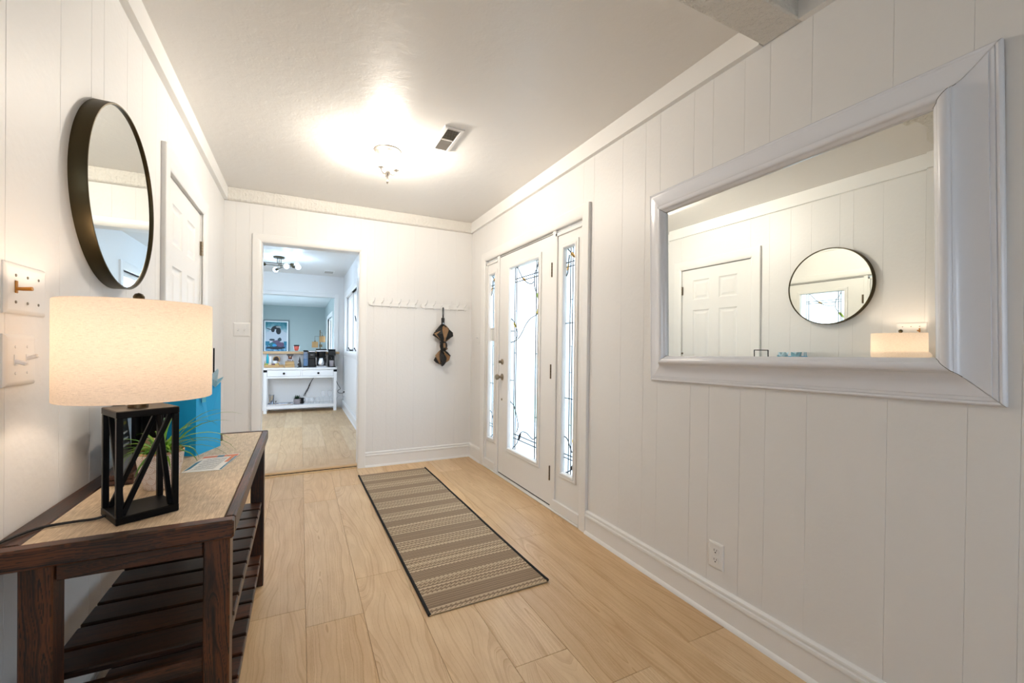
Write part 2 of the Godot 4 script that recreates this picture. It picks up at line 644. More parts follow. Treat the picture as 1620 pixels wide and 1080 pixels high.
func floors() -> void:
	var f := thing("floor", "pale oak plank floor of the entry hall", "floor", Vector3.ZERO, 0, "", "structure")
	boxpart("subfloor", Vector3(-2.0, -0.30, -4.31), Vector3(1.80, -0.0105, 3.4), M.void, f, 0)
	# ends of the boards in the columns that show: from x = -0.2 rightwards
	planks(f, XL, XR, ZF - 0.045, 3.2, 0.0, [-1.938, -2.235, -1.30, -2.9, -1.16, -2.29, -2.72, -2.08], 4)
	var d := thing("floor", "pale oak plank floor of the coffee room beyond the doorway", "floor", Vector3.ZERO, 0, "", "structure")
	boxpart("subfloor", Vector3(-2.0, -0.27, -16.0), Vector3(0.85, 0.0195, -4.31), M.void, d, 0)
	planks(d, -1.6, NX, NZ, -4.36, 0.03, [-5.2, -6.1, -4.9, -5.7, -6.6, -5.0], 9)
	boxpart("slab", Vector3(-2.0, 0.012, -15.6), Vector3(0.80, 0.03, NZ - 0.14), M.sage_wall, d, 0)
	# rounded nosing where the coffee room floor steps down to the hall
	var t := thing("trim_1", "rounded oak stair nose across the doorway threshold", "threshold", Vector3.ZERO, 0, "", "structure")
	var g := G.new()
	g.sweep([Vector2(0, 0.004), Vector2(0, 0.012), Vector2(0.003, 0.018), Vector2(0.010, 0.0215), Vector2(0.020, 0.023), Vector2(0.075, 0.023), Vector2(0.075, 0.004)], Vector3(-0.318, 0.010, -4.288), Vector3(0.519, 0.010, -4.288), Vector3(0, 0, -1), UP)
	put("nosing", g, M.oak4, t)
	boxpart("gap_shade", Vector3(-0.318, -0.01, -4.36), Vector3(0.519, 0.0145, -4.298), M.void, t, 0)  # near-black strip standing in for the shade under the nosing
	boxpart("edge_strip", Vector3(-0.31, 0.0, -4.284), Vector3(0.512, 0.009, -4.264), M.oak0, t, 0.001)


# ---------------------------------------------------------------- walls
# A wall with openings: a thick core and, on its face, boards of unequal width with V joints.
# axis 0: the wall runs along x, 1: along z. Openings: [from, to, bottom, top].
func wall(called: String, label: String, axis: int, face: float, inward: float, a0: float, a1: float, y0: float, y1: float, thick: float, holes: Array, breaks: Array, m: Material, parent_y := 0.0) -> Node3D:
	var o := thing(called, label, "wall", Vector3.ZERO, 0, "", "structure")
	var bd := 0.008 if breaks.size() else 0.0
	var P := func(a: float, y: float, d: float) -> Vector3:   # d: distance from the face, positive into the room
		return Vector3(a, y, face + inward * d) if axis == 0 else Vector3(face + inward * d, y, a)
	var cuts: Array = [a0, a1]
	for h in holes:
		cuts.append_array([h[0], h[1]])
	cuts.sort()
	var core := G.new()
	for i in cuts.size() - 1:
		if cuts[i + 1] - cuts[i] < 1e-4:
			continue
		for r in spans((cuts[i] + cuts[i + 1]) / 2, y0, y1, holes):
			core.bx(P.call(cuts[i], r[0], -bd), P.call(cuts[i + 1], r[1], -thick), 0)
	put("wall_core", core, m, o)
	if breaks.is_empty():
		return o
	cuts.append_array(breaks)
	cuts.sort()
	for i in cuts.size() - 1:
		if cuts[i + 1] - cuts[i] < 0.004:
			continue
		for r in spans((cuts[i] + cuts[i + 1]) / 2, y0, y1, holes):
			var g := G.new()
			g.bx(P.call(cuts[i] + 0.0001, r[0], 0), P.call(cuts[i + 1] - 0.0001, r[1], -bd), 0.0010)
			put("wall_panel", g, m, o)
	return o


func spans(a: float, y0: float, y1: float, holes: Array) -> Array:
	var out: Array = [[y0, y1]]
	for h in holes:
		if a > h[0] and a < h[1]:
			var next: Array = []
			for r in out:
				if h[2] > r[0] + 1e-4:
					next.append([r[0], minf(h[2], r[1])])
				if h[3] < r[1] - 1e-4:
					next.append([maxf(h[3], r[0]), r[1]])
			out = next
	return out


func walls() -> void:
	var wm: Material = M.wall
	wall("wall_right", "white grooved panel wall with the front door and the large framed mirror", 1, XR, -1, ZF, 3.2, 0, CY, 0.15, [[-3.86, -2.262, 0, 2.01]],
		[-4.16, -4.02, -2.153, -1.89, -1.71, -1.608, -1.402, -1.30, -1.15, -1.044, -0.892, -0.658, -0.481, -0.384, -0.20, 0.0, 0.3, 0.7, 1.2, 1.8, 2.5], wm)
	wall("wall_left", "white grooved panel wall behind the wooden console table", 1, XL, 1, ZF, 3.2, 0, CY, 0.15, [[-3.385, -2.58, 0, 2.011]],
		[-4.05, -3.8, -3.62, -2.40, -2.215, -2.05, -1.843, -1.751, -1.565, -1.33, -1.12, -0.92, -0.7, -0.4, 0.0, 0.5, 1.1, 1.8, 2.5], wm)
	wall("wall_far", "white grooved panel wall with the open doorway and the coat hooks", 0, ZF, 1, XL - 0.15, XR + 0.15, 0, CY, 0.11, [[-0.302, 0.503, 0, 2.054]],
		[-0.496, -0.40, -0.297, -0.197, -0.043, 0.058, 0.20, 0.441, 0.627, 0.751, 0.848, 1.017, 1.25, 1.45], wm)
	wall("wall_back", "white wall at the near end of the hall, behind the viewer", 0, 3.2, -1, XL - 0.15, XR + 0.15, 0, CY, 0.15, [[-0.35, 1.40, 0.75, 2.15]], [], wm)
	var w := thing("window_5", "wide window at the near end of the hall, behind the viewer", "window", Vector3.ZERO, 0, "", "structure")
	var g := G.new()
	var pr := [Vector2(0, 0), Vector2(0, 0.05), Vector2(0.05, 0.05), Vector2(0.05, 0)]
	g.sweep(pr, Vector3(-0.35, 0.75, 3.26), Vector3(-0.35, 2.15, 3.26), Vector3(1, 0, 0), Vector3(0, 0, -1), 1, 1)
	g.sweep(pr, Vector3(1.40, 0.75, 3.26), Vector3(1.40, 2.15, 3.26), Vector3(-1, 0, 0), Vector3(0, 0, -1), 1, 1)
	g.sweep(pr, Vector3(-0.35, 0.75, 3.26), Vector3(1.40, 0.75, 3.26), UP, Vector3(0, 0, -1), 1, 1)
	g.sweep(pr, Vector3(-0.35, 2.15, 3.26), Vector3(1.40, 2.15, 3.26), -UP, Vector3(0, 0, -1), 1, 1)
	g.bx(Vector3(0.50, 0.79, 3.22), Vector3(0.55, 2.11, 3.25))
	put("frame", g, M.trim, w)
	boxpart("pane", Vector3(-0.31, 0.79, 3.235), Vector3(1.36, 2.11, 3.239), M.pane, w, 0)


func ceilings() -> void:
	var c := thing("ceiling", "brush-textured off-white ceiling of the entry hall", "ceiling", Vector3.ZERO, 0, "", "structure")
	boxpart("plaster", Vector3(XL - 0.15, CY, ZF - 0.05), Vector3(XR + 0.15, CY + 0.12, 3.35), M.ceiling, c, 0)
	var b := thing("ceiling", "rough plastered beam crossing the ceiling near the large mirror", "beam", Vector3.ZERO, 0, "", "structure")
	boxpart("beam", Vector3(XL, 2.372, -1.075), Vector3(XR, CY + 0.01, -0.928), M.plaster, b, 0.006)


func mouldings() -> void:
	var cr := [Vector2(0, 0), Vector2(0, 0.028), Vector2(0.104, 0.028), Vector2(0.104, 0)]
	var rd := [Vector2(0, 0), Vector2(0, 0.026), Vector2(0.004, 0.036), Vector2(0.012, 0.042), Vector2(0.103, 0.044), Vector2(0.103, 0)]
	var y := 2.371
	for k in [["trim_2", "flat white crown board along the right wall, beyond the beam", XR, -1.0, -1.075, ZF], ["trim_3", "flat white crown board along the left wall, beyond the beam", XL, 1.0, -1.075, ZF], ["trim_4", "flat white crown board along the right wall, before the beam", XR, -1.0, 3.2, -0.928], ["trim_5", "flat white crown board along the left wall, before the beam", XL, 1.0, 3.2, -0.928]]:
		var t := thing(k[0], k[1], "crown moulding", Vector3.ZERO, 0, "", "structure")
		var g := G.new()
		g.sweep(cr, Vector3(k[2], y, k[4]), Vector3(k[2], y, k[5]), UP, Vector3(k[3], 0, 0))
		put("board", g, M.trim, t)
	var f := thing("trim_6", "rounded white plaster crown along the far wall above the doorway", "crown moulding", Vector3.ZERO, 0, "", "structure")
	var g2 := G.new()
	g2.sweep(rd, Vector3(XL, y, ZF), Vector3(XR, y, ZF), UP, Vector3(0, 0, 1))
	put("board", g2, M.plaster, f)
	# baseboards: flat board, stepped cap, shoe moulding
	var base := [Vector2(0, 0), Vector2(0, 0.026), Vector2(0.008, 0.025), Vector2(0.016, 0.020), Vector2(0.020, 0.015), Vector2(0.102, 0.014), Vector2(0.105, 0.019), Vector2(0.112, 0.021), Vector2(0.120, 0.018), Vector2(0.122, 0.012), Vector2(0.128, 0.012), Vector2(0.131, 0.015), Vector2(0.138, 0.014), Vector2(0.144, 0.007), Vector2(0.145, 0)]
	for k in [["baseboard_right", "white stepped baseboard along the right wall under the large mirror", Vector3(XR, 0, 3.2), Vector3(XR, 0, -2.18), Vector3(-1, 0, 0)],
			["baseboard_corner", "short white baseboard between the front door casing and the far corner", Vector3(XR, 0, -3.945), Vector3(XR, 0, ZF), Vector3(-1, 0, 0)],
			["baseboard_far", "white stepped baseboard under the coat hooks", Vector3(0.560, 0, ZF), Vector3(XR, 0, ZF), Vector3(0, 0, 1)],
			["baseboard_left", "white stepped baseboard behind the console table", Vector3(XL, 0, 3.2), Vector3(XL, 0, -2.468), Vector3(1, 0, 0)],
			["baseboard_closet", "short white baseboard beyond the six-panel door", Vector3(XL, 0, -3.49), Vector3(XL, 0, ZF), Vector3(1, 0, 0)]]:
		var t := thing(k[0], k[1], "baseboard", Vector3.ZERO, 0, "", "structure")
		var g := G.new()
		g.sweep(base, k[2], k[3], UP, k[4])
		put("board", g, M.trim, t)
	# casing of the open doorway
	casing("trim_7", "flat white casing around the open doorway", Vector3(-0.376, 0, ZF), Vector3(0.560, 0, ZF), 2.118, 0.069, Vector3(0, 0, 1), 0.018, 0.12)


# Two legs and a head with mitred corners; jambs line the opening behind them.
func casing(called: String, label: String, a: Vector3, b: Vector3, top: float, w: float, out: Vector3, th: float, deep: float, category := "door casing") -> Node3D:
	var t := thing(called, label, category, Vector3.ZERO, 0, "", "structure")
	var d := (b - a).normalized()
	var pr := [Vector2(0, 0), Vector2(0, th - 0.003), Vector2(0.003, th), Vector2(w * 0.45, th), Vector2(w - 0.016, th - 0.001), Vector2(w - 0.005, th - 0.005), Vector2(w, th - 0.010), Vector2(w, 0)]
	var A := a + UP * top
	var B := b + UP * top
	for k in [[a, A, d, 0.0, 1.0], [b, B, -d, 0.0, 1.0]]:
		var g := G.new()
		g.sweep(pr, k[0], k[1], k[2], out, k[3], k[4])
		put("casing_leg", g, M.trim, t)
	var g2 := G.new()
	g2.sweep(pr, A, B, -UP, out, 1, 1)
	put("casing_head", g2, M.trim, t)
	var ia := a + d * w
	var ib := b - d * w
	for k in [[ia, 1.0], [ib, -1.0]]:
		var g := G.new()
		g.bx(k[0] - d * k[1] * 0.016 + out * 0.004, k[0] - out * deep + UP * (top - w), 0.001)
		put("jamb", g, M.trim, t)
	var g3 := G.new()
	g3.bx(ia + UP * (top - w) + out * 0.004, ib + UP * (top - w + 0.016) - out * deep, 0.001)
	put("head_jamb", g3, M.trim, t)
	return t


# ---------------------------------------------------------------- front door and sidelights (right wall)
# everything is laid out as (z, y) on the wall
func V(x: float, p: Array) -> Vector3:
	return Vector3(x, p[1], p[0])


func frame4(g: G, prof: Array, x: float, z0: float, z1: float, y0: float, y1: float, out: Vector3) -> void:
	g.sweep(prof, Vector3(x, y0, z0), Vector3(x, y1, z0), Vector3(0, 0, 1), out, 1, 1, false)
	g.sweep(prof, Vector3(x, y0, z1), Vector3(x, y1, z1), Vector3(0, 0, -1), out, 1, 1, false)
	g.sweep(prof, Vector3(x, y0, z0), Vector3(x, y0, z1), UP, out, 1, 1, false)
	g.sweep(prof, Vector3(x, y1, z0), Vector3(x, y1, z1), -UP, out, 1, 1, false)


func curve(pts: Array) -> Array:
	var out: Array = []
	for i in pts.size() - 1:
		var p0: Vector3 = pts[maxi(i - 1, 0)]
		var p1: Vector3 = pts[i]
		var p2: Vector3 = pts[i + 1]
		var p3: Vector3 = pts[mini(i + 2, pts.size() - 1)]
		for s in 5:
			out.append(p1.cubic_interpolate(p2, p0, p3, s / 5.0))
	out.append(pts[-1])
	return out


func came(parent: Node3D, x: float, pts: Array, r := 0.0040, bend := false) -> void:
	var q: Array = []
	for p in pts:
		q.append(V(x, p))
	var g := G.new()
	g.tube(curve(q) if bend else q, r, 6)
	put("lead_came", g, M.lead, parent)


func leaf_piece(parent: Node3D, x: float, z: float, y: float, ang: float, l: float, m: Material) -> void:
	var poly: Array = []
	for i in 14:
		var w := TAU * i / 14
		poly.append(Vector2(cos(w) * l, sin(w) * l * 0.36 * (1.0 - 0.4 * cos(w))))
	var g := G.new()
	g.slab(poly, Vector3(x - 0.002, y, z), Vector3(0, sin(ang), cos(ang)), Vector3(0, cos(ang), -sin(ang)), Vector3(1, 0, 0), 0.004)
	put("glass_leaf", g, m, parent)


# a solid leaf round a glazed opening, as one extruded mesh per stile and rail
func glazed(parent: Node3D, z0: float, z1: float, y0: float, y1: float, gz0: float, gz1: float, gy0: float, gy1: float, x0: float, x1: float) -> MeshInstance3D:
	for r in [[z0, gz0, y0, y1, "stile"], [gz1, z1, y0, y1, "stile"], [gz0, gz1, y0, gy0, "rail"], [gz0, gz1, gy1, y1, "rail"]]:
		boxpart(r[4], Vector3(x0, r[2], r[0]), Vector3(x1, r[3], r[1]), M.door, parent, 0.0)
	var g := G.new()
	var pr := [Vector2(0, 0), Vector2(0.002, 0.008), Vector2(0.010, 0.011), Vector2(0.020, 0.009), Vector2(0.026, 0.013), Vector2(0.034, 0.011), Vector2(0.040, 0.003), Vector2(0.044, -0.02)]
	frame4(g, pr, x0, gz0 - 0.038, gz1 + 0.038, gy0 - 0.038, gy1 + 0.038, Vector3(-1, 0, 0))
	put("glass_moulding", g, M.door, parent)
	return boxpart("pane", Vector3(x0 + 0.016, gy0 - 0.01, gz0 - 0.01), Vector3(x0 + 0.020, gy1 + 0.01, gz1 + 0.01), M.obscure_pane, parent, 0)


func front_door() -> void:
	casing("trim_8", "flat white casing around the front door and its sidelights", Vector3(XR, 0, -2.18), Vector3(XR, 0, -3.945), 2.09, 0.08, Vector3(-1, 0, 0), 0.02, 0.15)
	var fr := thing("trim_9", "white mullions and threshold between the front door and its sidelights", "door frame", Vector3.ZERO, 0, "", "structure")
	for z in [[-2.632, -2.590], [-3.597, -3.557]]:
		boxpart("mullion", Vector3(1.630, 0.0, z[0]), Vector3(1.76, 2.01, z[1]), M.trim, fr, 0.003)
	boxpart("threshold", Vector3(1.614, 0.0, -3.86), Vector3(1.76, 0.012, -2.262), M.trim, fr, 0.003)
	boxpart("door_sweep", Vector3(1.642, 0.012, -3.555), Vector3(1.68, 0.026, -2.634), M.sill_dark, fr, 0)
	boxpart("head_strip", Vector3(1.642, 1.9905, -3.553), Vector3(1.70, 1.997, -2.636), M.sill_dark, fr, 0)
	boxpart("head_stop", Vector3(1.645, 1.997, -3.86), Vector3(1.76, 2.01, -2.262), M.trim, fr, 0.001)
	var d := thing("door_1", "white front door with a tall leaded glass light and brass-toned hinges", "door", Vector3.ZERO, 0, "", "structure")
	var gx := 1.6548
	var p := glazed(d, -3.553, -2.636, 0.022, 1.990, -3.345, -2.835, 0.285, 1.858, 1.640, 1.684)
	for z in [-3.275, -3.245, -2.905, -2.875]:
		came(p, gx, [[z, 0.28], [z, 1.865]])
	for y in [1.755, 1.728, 0.42, 0.385]:
		came(p, gx, [[-3.275, y], [-2.875, y]])
	for k in [[-3.35, -3.275, 1.31], [-2.875, -2.83, 1.34], [-3.35, -3.275, 0.88], [-2.875, -2.83, 0.85], [-3.275, -3.245, 1.48], [-2.905, -2.875, 1.12], [-3.275, -3.245, 1.12], [-3.275, -3.245, 0.64], [-2.905, -2.875, 0.62]]:
		came(p, gx, [[k[0], k[2]], [k[1], k[2]]], 0.0034)
	came(p, gx, [[-3.24, 1.86], [-3.18, 1.79], [-3.13, 1.74], [-3.06, 1.70], [-2.99, 1.68], [-2.95, 1.69]], 0.0038, true)
	came(p, gx, [[-2.87, 1.86], [-2.90, 1.79], [-2.93, 1.76], [-2.94, 1.69], [-2.93, 1.64], [-2.89, 1.58], [-2.86, 1.53], [-2.87, 1.47], [-2.89, 1.43], [-3.00, 1.40], [-3.08, 1.35], [-3.13, 1.30], [-3.21, 1.24], [-3.28, 1.22], [-3.345, 1.21]], 0.0038, true)
	came(p, gx, [[-3.345, 1.42], [-3.29, 1.39], [-3.24, 1.33], [-3.22, 1.28], [-3.24, 1.24]], 0.0038, true)
	came(p, gx, [[-3.34, 0.69], [-3.27, 0.66], [-3.23, 0.60], [-3.20, 0.54], [-3.19, 0.50], [-3.22, 0.44]], 0.0038, true)
	came(p, gx, [[-3.29, 0.29], [-3.21, 0.35], [-3.18, 0.40], [-3.13, 0.46], [-3.04, 0.47], [-2.94, 0.44], [-2.88, 0.47], [-2.84, 0.53]], 0.0038, true)
	for k in [[-3.11, 1.73, -0.5, 0.030, "glass_amber"], [-2.87, 1.56, -0.9, 0.042, "glass_green"], [-2.875, 1.46, 1.2, 0.035, "glass_yellow"], [-3.27, 1.36, -0.8, 0.032, "glass_yellow"], [-3.12, 1.30, 0.9, 0.032, "pane"], [-3.25, 0.64, -0.8, 0.030, "pane"], [-3.16, 0.42, 1.0, 0.040, "lead"]]:
		leaf_piece(p, gx, k[0], k[1], k[2], k[3], M[k[4]])
	# lock set near the far edge, hinges on the near edge
	for k in [[1.035, 0.026, 0.016], [0.898, 0.030, 0.026]]:
		var g := G.new()
		var xf := Transform3D(Basis(Vector3(0, 0, 1), Vector3(-1, 0, 0), Vector3(0, -1, 0)), Vector3(1.640, k[0], -3.487))
		if k[2] < 0.02:
			g.lathe([Vector2(0, 0), Vector2(k[1], 0), Vector2(k[1], 0.005), Vector2(0.019, 0.010), Vector2(0.015, 0.014), Vector2(0, 0.015)], 20, xf)
			g.bx(Vector3(1.602, k[0] - 0.012, -3.490), Vector3(1.626, k[0] + 0.012, -3.484))
		else:
			g.lathe([Vector2(0, 0), Vector2(k[1], 0), Vector2(k[1], 0.004), Vector2(0.014, 0.012), Vector2(0.011, 0.030), Vector2(0.020, 0.038), Vector2(0.026, 0.050), Vector2(0.024, 0.061), Vector2(0.013, 0.067), Vector2(0, 0.068)], 20, xf)
		put("deadbolt" if k[2] < 0.02 else "door_knob", g, M.nickel, d)
	var gl := G.new()
	gl.lathe([Vector2(0, 0), Vector2(0.010, 0), Vector2(0.010, 0.004), Vector2(0.004, 0.008), Vector2(0, 0.008)], 14, Transform3D(Basis(Vector3(0, 0, 1), Vector3(-1, 0, 0), Vector3(0, -1, 0)), Vector3(1.640, 0.694, -3.487)))
	put("keyhole_cover", gl, M.nickel, d)
	for y in [1.735, 0.995, 0.255]:
		var g := G.new()
		g.bx(Vector3(1.634, y - 0.052, -2.653), Vector3(1.640, y + 0.052, -2.632), 0.001)
		for j in 5:
			g.lathe([Vector2(0, 0), Vector2(0.0062, 0), Vector2(0.0062, 0.0195), Vector2(0, 0.0195)], 10, Transform3D(Basis(), Vector3(1.632, y - 0.052 + j * 0.021, -2.640)))
		put("hinge", g, M.dark_nickel, d)
	for k in [["window_1", "leaded sidelight on the near side of the front door", -2.590, -2.262, -2.490, -2.352], ["window_2", "leaded sidelight on the far side of the front door", -3.860, -3.597, -3.790, -3.655]]:
		var s := thing(k[0], k[1], "sidelight", Vector3.ZERO, 0, "", "structure")
		var q := glazed(s, k[2], k[3], 0.012, 1.985, k[4], k[5], 0.300, 1.862, 1.640, 1.684)
		boxpart("stop", Vector3(1.628, 0.012, k[2]), Vector3(1.640, 1.985, k[2] + 0.020), M.trim, s, 0.002)
		boxpart("top_stop", Vector3(1.628, 1.962, k[2]), Vector3(1.640, 1.985, k[3]), M.trim, s, 0.002)
		boxpart("base_moulding", Vector3(1.622, 0.012, k[2]), Vector3(1.640, 0.085, k[3]), M.trim, s, 0.006)
		var mz: float = (k[4] + k[5]) / 2
		for z in [mz - 0.012, mz + 0.016]:
			came(q, gx, [[z, 0.295], [z, 1.865]], 0.0034)
		for y in [1.76, 1.73, 0.43, 0.405, 1.34, 0.82]:
			came(q, gx, [[k[4], y], [k[5], y]], 0.0034)
		for y in [1.50, 1.18, 1.0, 0.64]:
			came(q, gx, [[mz - 0.012, y], [mz + 0.016, y]], 0.0027)
		var a: float = k[4]
		came(q, gx, [[a + 0.02, 1.855], [a + 0.06, 1.82], [a + 0.08, 1.80], [a + 0.13, 1.77]], 0.0038, true)
		came(q, gx, [[a + 0.04, 1.81], [a + 0.03, 1.77], [a + 0.03, 1.73], [a + 0.02, 1.69], [a + 0.005, 1.67]], 0.0038, true)
		came(q, gx, [[a + 0.003, 0.55], [a + 0.04, 0.54], [a + 0.07, 0.50], [a + 0.10, 0.46], [a + 0.13, 0.51]], 0.0038, true)
		came(q, gx, [[a + 0.03, 0.305], [a + 0.08, 0.33], [a + 0.11, 0.36], [a + 0.13, 0.39]], 0.0038, true)
		leaf_piece(q, gx, a + 0.085, 1.80, -0.7, 0.034, M.glass_amber)
		leaf_piece(q, gx, a + 0.025, 1.73, 1.3, 0.026, M.glass_amber)
		leaf_piece(q, gx, a + 0.115, 0.55, 1.2, 0.028, M.glass_yellow)
		leaf_piece(q, gx, a + 0.105, 0.36, 0.9, 0.030, M.lead)
	var n := G.new()
	n.bx(Vector3(1.652, 1.225, -3.786), Vector3(1.6535, 1.352, -3.660), 0)
	var note := put("paper_note", n, M.paper_white, self)
	tag(note, "small white paper notice stuck on the far sidelight glass", "notice")


# ---------------------------------------------------------------- the six-panel door in the left wall
func closet_door() -> void:
	casing("trim_10", "flat white casing around the six-panel door", Vector3(XL, 0, -3.475), Vector3(XL, 0, -2.475), 2.10, 0.092, Vector3(1, 0, 0), 0.02, 0.13)
	var d := thing("door_2", "white six-panel interior door beyond the round mirror", "door", Vector3.ZERO, 0, "", "structure")
	var x := -0.592
	var z0 := -3.381
	var z1 := -2.585
	var cols := [[-3.243, -3.040], [-2.925, -2.722]]
	var rows := [[0.22, 0.74], [0.90, 1.565], [1.675, 1.885]]
	boxpart("door_core", Vector3(x - 0.040, 0.012, z0), Vector3(x - 0.010, 2.003, z1), M.door, d, 0)
	for z in [[z0, cols[0][0]], [cols[0][1], cols[1][0]], [cols[1][1], z1]]:
		boxpart("stile", Vector3(x - 0.010, 0.012, z[0]), Vector3(x, 2.003, z[1]), M.door, d, 0)
	for r in [[0.012, 0.22], [0.74, 0.90], [1.565, 1.675], [1.885, 2.003]]:
		for c in cols:
			boxpart("rail", Vector3(x - 0.010, r[0], c[0]), Vector3(x, r[1], c[1]), M.door, d, 0)
	for c in cols:
		for r in rows:
			var g := G.new()
			frame4(g, [Vector2(0, 0), Vector2(0.004, -0.004), Vector2(0.012, -0.009), Vector2(0.020, -0.0095), Vector2(0.024, -0.009), Vector2(0.042, -0.003)], x, c[0], c[1], r[0], r[1], Vector3(1, 0, 0))
			g.bx(Vector3(x - 0.010, r[0] + 0.042, c[0] + 0.042), Vector3(x - 0.003, r[1] - 0.042, c[1] - 0.042), 0)
			put("door_panel", g, M.door, d)
	for y in [1.785, 1.04, 0.28]:
		var g := G.new()
		g.bx(Vector3(x + 0.0005, y - 0.045, -3.400), Vector3(x + 0.004, y + 0.045, -3.368), 0.001)
		for j in 5:
			g.lathe([Vector2(0, 0), Vector2(0.007, 0), Vector2(0.007, 0.017), Vector2(0, 0.017)], 10, Transform3D(Basis(), Vector3(x + 0.010, y - 0.045 + j * 0.0185, -3.384)))
		put("hinge", g, M.nickel, d)
	var kn := G.new()
	kn.lathe([Vector2(0, 0), Vector2(0.030, 0), Vector2(0.030, 0.004), Vector2(0.012, 0.012), Vector2(0.010, 0.030), Vector2(0.024, 0.042), Vector2(0.026, 0.052), Vector2(0.014, 0.064), Vector2(0, 0.066)], 20, Transform3D(Basis(Vector3(0, 0, 1), Vector3(1, 0, 0), Vector3(0, 1, 0)), Vector3(x, 0.93, -2.645)))
	put("door_knob", kn, M.nickel, d)
	boxpart("closet_back", Vector3(XL - 0.16, 0, -3.5), Vector3(XL - 0.15, 2.1, -2.4), M.wall, d, 0)


# ---------------------------------------------------------------- the coffee room beyond the doorway and the room behind its pass-through
func next_room() -> void:
	var cw: Material = M.wall
	wall("wall_dining_right", "white side wall of the coffee room with the casement window", 1, NX, -1, NZ - 0.14, ZF - 0.11, 0, NC + 0.1, 0.14, [[-7.80, -6.19, 1.075, 1.985]], [], cw)
	wall("wall_dining_far", "white end wall of the coffee room with a wide pass-through", 0, NZ, 1, -1.75, NX, 0, NC + 0.1, 0.14, [[-1.6, 0.545, 1.008, 2.028]], [], cw)
	wall("wall_dining_left", "unseen side wall of the coffee room", 1, -1.6, 1, NZ, ZF - 0.11, 0, NC + 0.1, 0.14, [[-7.0, -6.1, 0.9, 2.1]], [], cw)
	wall("wall_den_far", "sage grey wall with the bird print", 0, -15.5, 1, -1.75, 0.85, 0, NC + 0.1, 0.14, [], [], M.sage_wall)
	wall("wall_den_right", "sage grey side wall with a bright window, beyond the pass-through", 1, 0.72, -1, -15.5, NZ - 0.14, 0, NC + 0.1, 0.14, [[-13.9, -11.7, 0.99, 1.93]], [], M.sage_wall)
	wall("wall_den_left", "unseen side wall beyond the pass-through, with an opening added to light the room", 1, -1.6, 1, -15.5, NZ - 0.14, 0, NC + 0.1, 0.14, [[-14.6, -9.6, 0.5, 2.1]], [], M.sage_wall)  # the wide opening is added, out of view, so daylight brightens this room
	var c := thing("ceiling", "pale ceiling of the coffee room", "ceiling", Vector3.ZERO, 0, "", "structure")
	boxpart("plaster", Vector3(-1.75, NC, NZ), Vector3(0.85, NC + 0.12, ZF - 0.11), M.ceiling, c, 0)
	var c2 := thing("ceiling", "ceiling beyond the pass-through", "ceiling", Vector3.ZERO, 0, "", "structure")
	boxpart("plaster", Vector3(-1.75, NC, -15.64), Vector3(0.87, NC + 0.12, NZ - 0.0), M.ceiling, c2, 0)
	var t := thing("trim_11", "pale casing on the right of the pass-through", "casing", Vector3.ZERO, 0, "", "structure")
	boxpart("casing_leg", Vector3(0.545, 1.045, NZ), Vector3(0.614, 2.086, NZ + 0.016), M.trim, t, 0.003)
	boxpart("casing_head", Vector3(-1.6, 2.026, NZ), Vector3(0.544, 2.086, NZ + 0.016), cw, t, 0.003)
	var l := thing("trim_12", "pale wood ledge along the pass-through above the white sideboard", "ledge", Vector3.ZERO, 0, "", "structure")
	boxpart("ledge_board", Vector3(-1.58, 1.007, -8.62), Vector3(0.627, 1.045, -8.245), M.oak1, l, 0.004)
	var b := thing("baseboard_dining", "white baseboard along the coffee room side wall", "baseboard", Vector3.ZERO, 0, "", "structure")
	var g := G.new()
	g.sweep([Vector2(0, 0), Vector2(0, 0.026), Vector2(0.016, 0.022), Vector2(0.022, 0.015), Vector2(0.10, 0.014), Vector2(0.106, 0.020), Vector2(0.12, 0.018), Vector2(0.126, 0.012), Vector2(0.14, 0.012), Vector2(0.145, 0)], Vector3(NX, 0.03, ZF - 0.11), Vector3(NX, 0.03, NZ), UP, Vector3(-1, 0, 0))
	put("board", g, M.trim, b)
	var b2 := thing("baseboard_dining_far", "white baseboard behind the white sideboard", "baseboard", Vector3.ZERO, 0, "", "structure")
	boxpart("board", Vector3(-1.6, 0.03, NZ), Vector3(NX, 0.17, NZ + 0.014), M.trim, b2, 0.003)
	casement("window_3", "casement window with a crank in the coffee room side wall", NX, -7.80, -6.19, 1.075, 1.985, true)
	casement("window_4", "bright window in the sage wall beyond the pass-through", 0.72, -13.9, -11.7, 0.99, 1.93, false)
	# the unseen window that lights the coffee room from its left
	var w := thing("window_6", "unseen window in the left wall of the coffee room", "window", Vector3.ZERO, 0, "", "structure")
	var g4 := G.new()
	frame4(g4, [Vector2(0, 0), Vector2(0, 0.05), Vector2(0.05, 0.05), Vector2(0.05, 0)], -1.68, -7.0, -6.1, 0.9, 2.1, Vector3(1, 0, 0))
	put("frame", g4, M.trim, w)
	boxpart("pane", Vector3(-1.662, 0.94, -6.96), Vector3(-1.658, 2.06, -6.14), M.pane, w, 0)


